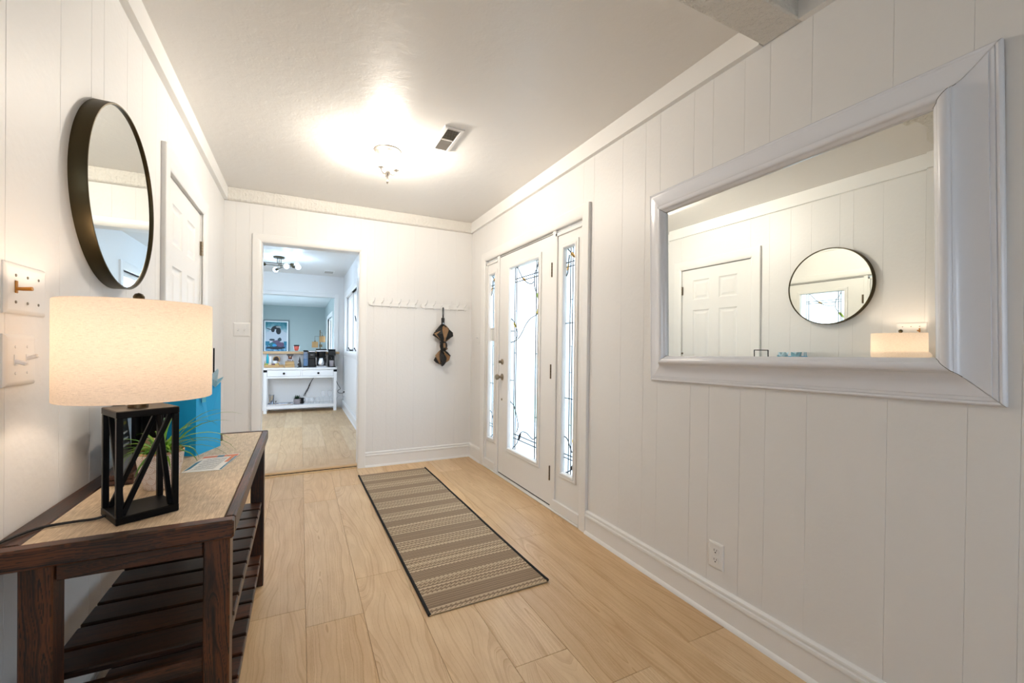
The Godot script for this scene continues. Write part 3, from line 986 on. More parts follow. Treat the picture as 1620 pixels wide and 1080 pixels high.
func casement(called: String, label: String, x: float, z0: float, z1: float, y0: float, y1: float, hardware: bool) -> void:
	var w := thing(called, label, "window", Vector3.ZERO, 0, "", "structure")
	var g := G.new()
	var k := 0.095
	frame4(g, [Vector2(0, 0), Vector2(0, 0.018), Vector2(0.012, 0.022), Vector2(k - 0.01, 0.016), Vector2(k, 0.012), Vector2(k, -0.10)], x, z0 - k, z1 + k, y0 - k, y1 + k, Vector3(-1, 0, 0))
	put("window_casing", g, M.trim, w)
	var m := (z0 + z1) / 2
	for s in [[z0, m - 0.02], [m + 0.02, z1]]:
		var f := G.new()
		frame4(f, [Vector2(0, 0), Vector2(0, 0.028), Vector2(0.040, 0.028), Vector2(0.048, 0.015), Vector2(0.048, 0)], x + 0.062, s[0], s[1], y0, y1, Vector3(-1, 0, 0))
		var sash := put("sash", f, M.trim, w)
		boxpart("pane", Vector3(x + 0.052, y0 + 0.04, s[0] + 0.04), Vector3(x + 0.056, y1 - 0.04, s[1] - 0.04), M.pane, sash, 0)
	boxpart("mullion", Vector3(x + 0.03, y0, m - 0.02), Vector3(x + 0.10, y1, m + 0.02), M.trim, w, 0.002)
	if hardware:
		boxpart("dark_strip", Vector3(x + 0.026, y0, m - 0.008), Vector3(x + 0.0295, y1, m + 0.008), M.sill_dark, w, 0)  # thin dark strip down the face of the mullion
		for s in [m - 0.10, z1 - 0.10]:
			var q := G.new()
			q.bx(Vector3(x - 0.012, y0 + 0.006, s - 0.05), Vector3(x + 0.03, y0 + 0.022, s + 0.05), 0.003)
			q.tube([Vector3(x - 0.005, y0 + 0.02, s), Vector3(x - 0.03, y0 + 0.045, s + 0.03), Vector3(x - 0.035, y0 + 0.05, s + 0.10)], 0.006, 8)
			q.ball(Vector3(x - 0.035, y0 + 0.052, s + 0.105), 0.010, 10)
			put("crank", q, M.black_metal, w)
		var q2 := G.new()
		q2.bx(Vector3(x - 0.014, y0 + 0.36, z1 - 0.02), Vector3(x + 0.03, y0 + 0.48, z1 + 0.01), 0.004)
		q2.bar(Vector3(x - 0.016, y0 + 0.42, z1 - 0.01), Vector3(x - 0.03, y0 + 0.50, z1 - 0.01), 0.012, 0.012)
		put("latch", q2, M.black_metal, w)


# ---------------------------------------------------------------- outside
func outdoors() -> void:
	var p := thing("ground_1", "pale concrete porch and drive outside the front door", "paving", Vector3.ZERO, 0, "", "structure")
	boxpart("slab", Vector3(1.79, -0.34, -40), Vector3(3.7, -0.15, 30), M.concrete, p, 0)
	var l := thing("ground_2", "lawn outside the front door", "lawn", Vector3.ZERO, 0, "", "structure")
	boxpart("turf", Vector3(3.7, -0.36, -60), Vector3(4.9, -0.14, 60), M.lawn, l, 0)
	var r := thing("ground_3", "pale road beyond the lawn", "road", Vector3.ZERO, 0, "", "structure")
	boxpart("slab", Vector3(4.9, -0.36, -80), Vector3(60, -0.16, 80), M.concrete, r, 0)
	var r2 := thing("ground_4", "paving round the back of the house", "paving", Vector3.ZERO, 0, "", "structure")
	boxpart("slab", Vector3(-40, -0.34, -40), Vector3(-1.8, -0.15, 40), M.concrete, r2, 0)
	var h := G.new()
	var f := FastNoiseLite.new()
	f.seed = 8
	f.frequency = 0.9
	for i in 90:
		var z := -22.0 + i * 0.32
		h.ball(Vector3(4.95 + f.get_noise_1d(i * 3.0) * 0.1, -0.12, z), 0.22 + f.get_noise_1d(i * 7.0) * 0.08, 12, 0.8)
	var o := put("hedge", h, M.hedge, self)
	tag(o, "low clipped hedge beyond the lawn, blurred through the door glass", "hedge", "", "stuff")


# ---------------------------------------------------------------- things of the hall
func disc_to(n: Vector3, at: Vector3) -> Transform3D:   # a lathe whose axis points along n
	var s := n.cross(Vector3.UP if absf(n.y) < 0.9 else Vector3.RIGHT).normalized()
	return Transform3D(Basis(s, n, s.cross(n)), at)


func hall_things() -> void:
	# round mirror: a deep dark hoop with the glass set back
	var rm := thing("round_mirror", "round wall mirror in a deep dark bronze hoop above the console table", "mirror", Vector3(XL, 1.657, -1.907))
	var g := G.new()
	g.lathe([Vector2(0.292, 0.0), Vector2(0.303, 0.0), Vector2(0.303, 0.039), Vector2(0.3015, 0.041), Vector2(0.2975, 0.041), Vector2(0.296, 0.039), Vector2(0.296, 0.030)], 96, disc_to(Vector3(1, 0, 0), Vector3.ZERO))
	put("hoop", g, M.bronze, rm)
	g = G.new()
	g.lathe([Vector2(0.2962, 0.026), Vector2(0.2962, 0.034), Vector2(0.0, 0.034)], 96, disc_to(Vector3(1, 0, 0), Vector3.ZERO))
	put("mirror_glass", g, M.mirror, rm)
	# large framed mirror on the right wall; it hangs a little out of level
	var wm := thing("wall_mirror", "large rectangular mirror in a wide glossy white frame on the right wall", "mirror", Vector3(XR, 1.496, -1.0345))
	wm.rotation = Vector3(deg_to_rad(-1.1), 0, deg_to_rad(0.35))
	var pr := [Vector2(0, 0), Vector2(0, 0.010), Vector2(0.002, 0.0145), Vector2(0.006, 0.017), Vector2(0.010, 0.0165), Vector2(0.013, 0.0145), Vector2(0.0135, 0.0175), Vector2(0.018, 0.0185), Vector2(0.0235, 0.0175), Vector2(0.024, 0.0205), Vector2(0.029, 0.021)]
	for i in 9:   # the cove
		var w := PI / 2 * i / 8.0
		pr.append(Vector2(0.031 + 0.056 * sin(w), 0.021 + 0.026 * (1.0 - cos(w))))
	pr.append_array([Vector2(0.089, 0.0475), Vector2(0.0895, 0.0495)])
	for i in 9:   # the bead
		var w := PI * i / 8.0
		pr.append(Vector2(0.1025 - 0.013 * cos(w), 0.0495 + 0.009 * sin(w)))
	pr.append_array([Vector2(0.119, 0.045), Vector2(0.1245, 0.041), Vector2(0.127, 0.037), Vector2(0.127, 0.024)])
	var hz := 0.6185
	var hy := 0.478
	for k in [["frame_rail", Vector3(0, hy, -hz), Vector3(0, hy, hz), -UP], ["frame_rail", Vector3(0, -hy, -hz), Vector3(0, -hy, hz), UP], ["frame_stile", Vector3(0, -hy, -hz), Vector3(0, hy, -hz), Vector3(0, 0, 1)], ["frame_stile", Vector3(0, -hy, hz), Vector3(0, hy, hz), Vector3(0, 0, -1)]]:
		var q := G.new()
		var d: Vector3 = (k[2] - k[1]).normalized() * 0.0010
		q.sweep(pr, k[1] + d, k[2] - d, k[3], Vector3(-1, 0, 0), 1, 1, false)
		put(k[0], q, M.white_gloss, wm)
	var a := hz - 0.125
	var c := hy - 0.125
	g = G.new()
	var bw := 0.019
	var x0 := -0.0296
	var x1 := -0.0300
	var q := [Vector3(x0, -c, -a), Vector3(x0, -c, a), Vector3(x0, c, a), Vector3(x0, c, -a)]
	var r := [Vector3(x1, -c + bw, -a + bw), Vector3(x1, -c + bw, a - bw), Vector3(x1, c - bw, a - bw), Vector3(x1, c - bw, -a + bw)]
	g.quad(r[0], r[1], r[2], r[3], Vector3(-1, 0, 0))
	for i in 4:
		var j := (i + 1) % 4
		var nn: Vector3 = (q[j] - q[i]).cross(r[i] - q[i]).normalized()
		g.quad(q[i], q[j], r[j], r[i], nn if nn.x < 0 else -nn)
	put("mirror_glass", g, M.mirror, wm)
	boxpart("backing", Vector3(-0.001, -c - 0.05, -a - 0.05), Vector3(-0.022, c + 0.05, a + 0.05), M.void, wm, 0)

	# ceiling light
	var cl := thing("ceiling_light", "small semi-flush ceiling light with bare bulbs and a bottom finial", "ceiling light", Vector3(0.511, CY, -2.93))
	g = G.new()
	g.lathe([Vector2(0.0, 0.0), Vector2(0.088, 0.0), Vector2(0.090, -0.006), Vector2(0.084, -0.013), Vector2(0.074, -0.015), Vector2(0.070, -0.022), Vector2(0.052, -0.030), Vector2(0.046, -0.038), Vector2(0.016, -0.044), Vector2(0.0, -0.044)], 36)
	put("canopy", g, M.pale_nickel, cl)
	g = G.new()
	g.lathe([Vector2(0, -0.04), Vector2(0.008, -0.04), Vector2(0.008, -0.125), Vector2(0.020, -0.135), Vector2(0.022, -0.150), Vector2(0.012, -0.165), Vector2(0.006, -0.175), Vector2(0.006, -0.200), Vector2(0.010, -0.210), Vector2(0.004, -0.222), Vector2(0, -0.224)], 20)
	put("stem", g, M.pale_nickel, cl)
	var gl := glow("bulb_glow", Color(1.0, 0.955, 0.895), 12.0)
	for i in 3:
		var w := TAU * i / 3.0 + 0.45
		var d := Vector3(cos(w), 0, sin(w))
		g = G.new()
		g.tube(curve([d * 0.015 + UP * -0.145, d * 0.034 + UP * -0.160, d * 0.052 + UP * -0.148, d * 0.056 + UP * -0.130]), 0.0045, 8)
		g.lathe([Vector2(0, 0), Vector2(0.018, 0.0), Vector2(0.020, 0.006), Vector2(0.013, 0.012), Vector2(0.013, 0.030), Vector2(0, 0.030)], 16, Transform3D(Basis(), d * 0.056 + UP * -0.134))
		put("arm", g, M.pale_nickel, cl)
		g = G.new()
		g.lathe([Vector2(0, 0), Vector2(0.011, 0.0), Vector2(0.014, 0.010), Vector2(0.0185, 0.024), Vector2(0.017, 0.036), Vector2(0.008, 0.046), Vector2(0, 0.049)], 18, Transform3D(Basis(), d * 0.056 + UP * -0.104))
		put("bulb", g, gl, cl)
		omni(d * 0.056 + UP * -0.078, 0.28, Color(1.0, 0.955, 0.895), 0.02, cl)

	# ceiling vent: two banks of blades turned opposite ways
	var av := thing("air_vent", "white ceiling register with two banks of blades beside the ceiling light", "vent", Vector3(0.815, CY, -2.59))
	g = G.new()
	var vp := [Vector2(0, 0), Vector2(0.003, 0.008), Vector2(0.022, 0.010), Vector2(0.026, 0.006), Vector2(0.026, 0.0)]
	var hx := 0.063
	var vz := 0.160
	for k in [[Vector3(-hx, 0, -vz), Vector3(-hx, 0, vz), Vector3(1, 0, 0)], [Vector3(hx, 0, -vz), Vector3(hx, 0, vz), Vector3(-1, 0, 0)], [Vector3(-hx, 0, -vz), Vector3(hx, 0, -vz), Vector3(0, 0, 1)], [Vector3(-hx, 0, vz), Vector3(hx, 0, vz), Vector3(0, 0, -1)]]:
		g.sweep(vp, k[0], k[1], k[2], Vector3(0, -1, 0), 1, 1, false)
	g.bx(Vector3(-hx + 0.02, -0.009, -0.004), Vector3(hx - 0.02, -0.002, 0.004), 0.001)
	put("register_frame", g, M.plate, av)
	boxpart("duct", Vector3(-hx + 0.01, -0.001, -vz + 0.01), Vector3(hx - 0.01, 0.0, vz - 0.01), M.duct, av, 0)
	for i in 18:
		var z := -vz + 0.032 + i * 0.0158
		if absf(z) < 0.006:
			continue
		g = G.new()
		g.box(Vector3.ZERO, Vector3(2 * hx - 0.05, 0.0012, 0.015), 0, Basis(Vector3.RIGHT, (-0.75 if z < 0 else 0.75)))
		var o := put("blade", g, M.grey_slat, av)
		o.position = Vector3(0, -0.005, z)
	boxpart("lever", Vector3(-0.022, -0.022, -vz + 0.016), Vector3(-0.016, -0.004, -vz + 0.020), M.plate, av, 0.001)

	# rug: a runner with black binding on its long sides
	var rug := thing("runner_rug", "taupe and cream ribbed runner rug with black bound edges on the oak floor", "rug", Vector3(0.792, 0, -2.895), deg_to_rad(0.9))
	g = G.new()
	var nxx := 8
	var nzz := 44
	var hw := 0.300
	var hl := 1.100
	var H := func(i: int, j: int) -> Vector3:
		var x := -hw + 2 * hw * i / nxx
		var z := -hl + 2 * hl * j / nzz
		var lift := 0.004 * pow(maxf(z / hl, 0.0), 6) * (1.0 + x / hw) + 0.0008 * sin(z * 9.0 + x * 4.0)
		return Vector3(x, 0.006 + lift, z)
	for i in nxx:
		for j in nzz:
			var p := [H.call(i, j), H.call(i + 1, j), H.call(i + 1, j + 1), H.call(i, j + 1)]
			var u := []
			for k in [[0, 0], [1, 0], [1, 1], [0, 1]]:
				u.append(Vector2(float(i + k[0]) / nxx, float(j + k[1]) / nzz))
			g.quad(p[0], p[1], p[2], p[3], (p[3] - p[0]).cross(p[1] - p[0]).normalized(), u)
	for i in nxx:
		for s in [0, nzz]:
			var p0: Vector3 = H.call(i, s)
			var p1: Vector3 = H.call(i + 1, s)
			g.quad(p0, p1, Vector3(p1.x, 0.001, p1.z), Vector3(p0.x, 0.001, p0.z), Vector3(0, 0, -1 if s == 0 else 1), [Vector2(0.1, 0.03), Vector2(0.9, 0.03), Vector2(0.9, 0.031), Vector2(0.1, 0.031)])
	put("woven_field", g, M.rug, rug)
	for s in [0, nxx]:
		var path: Array = []
		for j in nzz + 1:
			var p: Vector3 = H.call(s, j)
			path.append(p + Vector3(0.001 if s else -0.001, -0.001, 0))
		g = G.new()
		g.tube(path, 0.0075, 8)
		put("edge_binding", g, M.binding, rug)

	# two coat rails, six hooks each
	for k in [[0.578, 1.066, "left"], [1.084, 1.590, "right"]]:
		var hr := thing("hook_rail", "white hook rail nearer the doorway, its six hooks empty" if k[2] == "left" else "white hook rail nearer the front door, holding the folded umbrella", "coat rack", Vector3(0, 1.577, ZF))
		var poly: Array = []
		var w: float = k[1] - k[0]
		for i in 24:
			var t := TAU * i / 24
			poly.append(Vector2((k[0] + k[1]) / 2 + signf(cos(t)) * (w / 2 - 0.022) + 0.022 * cos(t), 0.024 * sin(t)))
		g = G.new()
		g.slab(poly, Vector3.ZERO, Vector3(1, 0, 0), UP, Vector3(0, 0, 1), 0.014)
		put("rail", g, M.trim, hr)
		for i in 6:
			var x: float = k[0] + w * (i + 0.5) / 6.0
			g = G.new()
			g.box(Vector3(x, -0.002, 0.015), Vector3(0.012, 0.034, 0.004), 0.0015)
			g.tube(curve([Vector3(x, 0.006, 0.014), Vector3(x + 0.004, 0.010, 0.032), Vector3(x + 0.010, 0.026, 0.048), Vector3(x + 0.014, 0.046, 0.054)]), 0.0042, 8, 0.8)
			g.ball(Vector3(x + 0.014, 0.048, 0.054), 0.0058, 8)
			g.tube(curve([Vector3(x, -0.010, 0.014), Vector3(x + 0.002, -0.030, 0.020), Vector3(x + 0.003, -0.036, 0.034), Vector3(x + 0.004, -0.024, 0.042)]), 0.0038, 8, 0.8)
			put("hook", g, M.plate, hr)
	umbrella()
	# switches and outlets
	switch_plate("switch_plate", "white three-gang switch plate with one brass lever above the lamp shade", "light switch", Vector3(XL, 1.288, -1.400), Vector3(1, 0, 0), 0.166, 0.114, [["lever", -0.046]], 3)
	switch_plate("switch_plate", "white two-gang toggle switch plate left of the lamp shade, below the brass lever", "light switch", Vector3(XL, 1.127, -1.377), Vector3(1, 0, 0), 0.122, 0.118, [["down", -0.023], ["up", 0.023]], 2)
	switch_plate("switch_plate", "white two-gang toggle switch plate beside the open doorway", "light switch", Vector3(-0.451, 1.291, ZF), Vector3(0, 0, 1), 0.122, 0.118, [["down", -0.023], ["down", 0.023]], 2)
	switch_plate("switch_plate", "narrow white switch plate in the corner beside the front door casing", "light switch", Vector3(XR, 1.255, -4.05), Vector3(-1, 0, 0), 0.07, 0.114, [["up", 0.0]], 1)
	var ol := thing("wall_outlet", "white duplex power outlet low on the right wall", "outlet", Vector3(XR, 0.272, -1.250))
	plate(ol, Vector3(-1, 0, 0), 0.072, 0.114)
	for y in [0.020, -0.020]:
		g = G.new()
		var poly: Array = []
		for i in 20:
			var t := TAU * i / 20
			poly.append(Vector2(clampf(cos(t) * 0.0175, -0.0175, 0.0175), clampf(sin(t) * 0.0175, -0.0135, 0.0135)))
		g.slab(poly, Vector3(-0.004, y, 0), Vector3(0, 0, 1), UP, Vector3(-1, 0, 0), 0.0045)
		var soc := put("socket", g, M.plate, ol)
		g = G.new()
		g.bx(Vector3(-0.0085, y, -0.0072), Vector3(-0.0088, y + 0.008, -0.0052), 0)
		g.bx(Vector3(-0.0085, y + 0.001, 0.0052), Vector3(-0.0088, y + 0.008, 0.0072), 0)
		g.box(Vector3(-0.00865, y - 0.006, 0), Vector3(0.0003, 0.005, 0.005), 0)
		put("slot", g, M.black_plastic, soc)
	g = G.new()
	g.ball(Vector3(-0.006, 0, 0), 0.003, 8)
	put("screw", g, M.plate, ol)


func plate(parent: Node3D, out: Vector3, w: float, h: float) -> void:
	var along := UP.cross(out)
	var g := G.new()
	var poly := [Vector2(-w / 2, -h / 2), Vector2(w / 2, -h / 2), Vector2(w / 2, h / 2), Vector2(-w / 2, h / 2)]
	g.slab(poly, Vector3.ZERO, along, UP, out, 0.003)
	var pr := [Vector2(0, 0.003), Vector2(0.004, 0.0062), Vector2(0.010, 0.0068)]
	var A := -along * w / 2
	var B := along * w / 2
	var T := UP * h / 2
	g.sweep(pr, A - T, B - T, UP, out, 1, 1, false)
	g.sweep(pr, A + T, B + T, -UP, out, 1, 1, false)
	g.sweep(pr, A - T, A + T, along, out, 1, 1, false)
	g.sweep(pr, B - T, B + T, -along, out, 1, 1, false)
	g.slab([Vector2(-w / 2 + 0.01, -h / 2 + 0.01), Vector2(w / 2 - 0.01, -h / 2 + 0.01), Vector2(w / 2 - 0.01, h / 2 - 0.01), Vector2(-w / 2 + 0.01, h / 2 - 0.01)], out * 0.003, along, UP, out, 0.0038)
	put("cover_plate", g, M.plate, parent)


func switch_plate(called: String, label: String, category: String, at: Vector3, out: Vector3, w: float, h: float, levers: Array, gangs: int) -> void:
	var o := thing(called, label, category, at)
	plate(o, out, w, h)
	var along := UP.cross(out)
	for i in gangs:
		var c := along * ((i - (gangs - 1) / 2.0) * 0.046)
		for y in [0.030, -0.030]:
			var s := G.new()
			s.lathe([Vector2(0, 0), Vector2(0.0035, 0), Vector2(0.003, 0.0016), Vector2(0, 0.002)], 10, disc_to(out, c + UP * y + out * 0.0066))
			put("screw", s, M.nickel if w > 0.14 else M.plate, o)
	for k in levers:
		# the first lever stands nearest the viewer
		var c: Vector3 = along * k[1]
		var g := G.new()
		if k[0] == "lever":
			g.box(c + out * 0.008 + UP * 0.004, Vector3(0.003, 0.028, 0.008), 0.001)
			g.tube([c + out * 0.007, c + out * 0.018, c + out * 0.034 + UP * 0.001], 0.0036, 8, 1.3)
			put("brass_lever", g, M.brass, o, "brass lever")
			continue
		var up: float = 1.0 if k[0] == "up" else -1.0
		g.box(c + out * 0.007, Vector3(0.011, 0.025, 0.002) if absf(out.z) > 0.5 else Vector3(0.002, 0.025, 0.011), 0.0005)
		g.bar(c + out * 0.006 + UP * up * 0.002, c + out * 0.026 + UP * up * 0.009, 0.009, 0.009, UP, 0.002)
		put("toggle", g, M.white_plastic, o)


func umbrella() -> void:
	var u := thing("umbrella", "folded compact umbrella in black and tan hanging from the hook rail", "umbrella", Vector3(1.300, 1.560, -4.205))
	var g := G.new()
	g.tube([Vector3(-0.004, 0.0, 0.0), Vector3(-0.006, -0.05, 0.004), Vector3(-0.003, -0.105, 0.003)], 0.004, 6)
	g.tube([Vector3(0.006, 0.0, 0.0), Vector3(0.006, -0.05, 0.004), Vector3(0.003, -0.105, 0.003)], 0.004, 6)
	g.tube([Vector3(-0.004, 0.0, 0.0), Vector3(0.001, 0.006, 0.0), Vector3(0.006, 0.0, 0.0)], 0.004, 6)
	put("wrist_strap", g, M.rubber, u)
	g = G.new()
	g.lathe([Vector2(0, -0.192), Vector2(0.011, -0.192), Vector2(0.014, -0.186), Vector2(0.0175, -0.110), Vector2(0.016, -0.102), Vector2(0.010, -0.098), Vector2(0, -0.097)], 16)
	var hd := put("handle", g, M.black_plastic, u)
	g = G.new()
	g.lathe([Vector2(0, 0), Vector2(0.0085, 0), Vector2(0.008, 0.003), Vector2(0, 0.004)], 12, disc_to(Vector3(0, 0, 1), Vector3(0, -0.158, 0.0150)))
	put("button", g, M.steel, hd)
	# bunched canopy: eight loose folds, gathered at two ties
	var prof := [[-0.186, 0.014], [-0.202, 0.034], [-0.228, 0.058], [-0.262, 0.072], [-0.300, 0.052], [-0.335, 0.030], [-0.352, 0.020], [-0.372, 0.032], [-0.405, 0.038], [-0.430, 0.026], [-0.442, 0.022], [-0.465, 0.040], [-0.500, 0.052], [-0.540, 0.046], [-0.566, 0.034], [-0.580, 0.012]]
	var rng := RandomNumberGenerator.new()
	rng.seed = 5
	for k in 8:
		g = G.new()
		var amp := rng.randf_range(0.55, 1.5)
		var sway := rng.randf_range(-0.8, 0.8)
		var slip := rng.randf_range(-0.03, 0.03)
		var P := func(i: int, j: int) -> Vector3:
			var t := (k + j / 5.0) / 8.0 * TAU
			var bulge := sin(PI * j / 5.0)
			var y: float = prof[i][0]
			var near_tie := exp(-pow((y + 0.352) / 0.03, 2)) + exp(-pow((y + 0.44) / 0.03, 2))
			var lobe := lerpf(0.60 + 0.62 * bulge * amp * (1.0 + 0.4 * sin(y * 40.0 + k * 1.7)), 0.85, clampf(near_tie, 0.0, 1.0))
			t += sway * sin((y + 0.165) * 16.0 + k) * bulge + (y + 0.17) * 4.0
			var r: float = prof[i][1] * lobe
			return Vector3(cos(t) * r * 1.12 - 0.012 * sin((y + 0.16) * 11.0), y + slip * bulge, sin(t) * minf(r, 0.044) * 0.9)
		for i in prof.size() - 1:
			for j in 5:
				var a: Vector3 = P.call(i, j)
				var b: Vector3 = P.call(i, j + 1)
				var c: Vector3 = P.call(i + 1, j + 1)
				var d: Vector3 = P.call(i + 1, j)
				var m := (a + b + c + d) / 4
				var nn := (b - a).cross(d - a).normalized()
				if nn.dot(Vector3(m.x, 0, m.z)) < 0:
					nn = -nn
				g.quad(a, b, c, d, nn)
		put("canopy_fold", g, M.black_cloth if k in [1, 3, 4, 6] else M.tan_cloth, u)
	# loose corners of the canopy standing off the bundle
	for q in [[Vector3(-0.010, -0.225, 0.025), Vector3(-0.098, -0.262, 0.018), Vector3(-0.030, -0.325, 0.022), "tan_cloth"], [Vector3(0.020, -0.235, 0.020), Vector3(0.082, -0.290, 0.012), Vector3(0.030, -0.318, 0.018), "black_cloth"], [Vector3(-0.015, -0.470, 0.022), Vector3(-0.078, -0.500, 0.016), Vector3(-0.022, -0.560, 0.020), "tan_cloth"], [Vector3(0.012, -0.192, 0.020), Vector3(0.060, -0.204, 0.016), Vector3(0.045, -0.240, 0.022), "tan_cloth"], [Vector3(0.012, -0.365, 0.022), Vector3(0.042, -0.374, 0.018), Vector3(0.018, -0.400, 0.024), "black_cloth"]]:
		g = G.new()
		var nn: Vector3 = (q[1] - q[0]).cross(q[2] - q[0]).normalized()
		g.tri(q[0], q[1], q[2], nn, nn, nn)
		g.tri(q[0] - nn * 0.0015, q[1] - nn * 0.0015, q[2] - nn * 0.0015, -nn, -nn, -nn)
		put("loose_corner", g, M[q[3]], u)
	for y in [-0.352, -0.438]:
		g = G.new()
		g.lathe([Vector2(0.022, -0.010), Vector2(0.027, -0.009), Vector2(0.028, 0.0), Vector2(0.027, 0.009), Vector2(0.022, 0.010)], 16, Transform3D(Basis().scaled(Vector3(1.05, 1, 0.85)), Vector3(0.0, y, 0.0)))
		put("tie_band", g, M.black_cloth, u)


# ---------------------------------------------------------------- console table at the left
func console_table() -> void:
	var t := thing("console_table", "dark stained wooden console table with a pale inlaid top and two slatted shelves", "console table")
	var W := [M.walnut0, M.walnut1, M.walnut2]
	var x0 := -0.580
	var x1 := -0.143
	var z0 := -2.447
	var z1 := -1.225
	var top := 0.740
	boxpart("top_rail", Vector3(x0, 0.695, z1 - 0.034), Vector3(x1, top, z1), W[0], t, 0.004, Vector2(0.1, 0.02))
	boxpart("top_rail", Vector3(x0, 0.695, z0), Vector3(x1, top, z0 + 0.030), W[1], t, 0.004, Vector2(0.5, 0.1))
	boxpart("top_rail", Vector3(x1 - 0.024, 0.695, z0 + 0.031), Vector3(x1, top, z1 - 0.035), W[0], t, 0.004, Vector2(0.8, 0.05))
	boxpart("top_rail", Vector3(x0, 0.695, z0 + 0.031), Vector3(x0 + 0.052, top, z1 - 0.035), W[1], t, 0.004, Vector2(0.3, 0.17))
	boxpart("top_inlay", Vector3(x0 + 0.053, 0.70, z0 + 0.031), Vector3(x1 - 0.025, top - 0.0012, z1 - 0.035), M.inlay, t, 0.001)
	for x in [[-0.530, -0.475], [-0.209, -0.154]]:
		for z in [[-1.310, -1.255], [-2.415, -2.360]]:
			boxpart("leg", Vector3(x[0], 0.0, z[0]), Vector3(x[1], 0.695, z[1]), W[0] if z[0] > -2 else W[1], t, 0.003, Vector2(x[0], z[0]))
	for z in [[-1.292, -1.264], [-2.408, -2.380]]:
		boxpart("apron", Vector3(-0.475, 0.648, z[0]), Vector3(-0.209, 0.695, z[1]), W[1], t, 0.003, Vector2(0.2, 0.33))
	for x in [[-0.180, -0.158], [-0.526, -0.504]]:
		boxpart("apron", Vector3(x[0], 0.648, -2.360), Vector3(x[1], 0.695, -1.310), W[1], t, 0.003, Vector2(0.6, 0.4))
	var rng := RandomNumberGenerator.new()
	rng.seed = 3
	for y in [0.410, 0.155]:
		for x in [[-0.182, -0.166], [-0.522, -0.506]]:
			boxpart("shelf_rail", Vector3(x[0], y - 0.050, -2.360), Vector3(x[1], y - 0.016, -1.310), W[1], t, 0.003, Vector2(y, 0.2))
		for z in [[-1.295, -1.270], [-2.400, -2.375]]:
			boxpart("shelf_rail", Vector3(-0.475, y - 0.050, z[0]), Vector3(-0.209, y - 0.016, z[1]), W[1], t, 0.003, Vector2(y, 0.6))
		for i in 10:
			var z := -1.312 - 0.052 - i * 0.1058
			var g := G.new()
			g.box(Vector3.ZERO, Vector3(0.362, 0.016, 0.092), 0.003, Basis(), Vector2(rng.randf(), rng.randf()))
			var o := put("shelf_slat", g, W[rng.randi_range(0, 2)], t)
			o.position = Vector3(-0.344, y - 0.008, z)
			o.rotation.y = rng.randf_range(-0.004, 0.004)


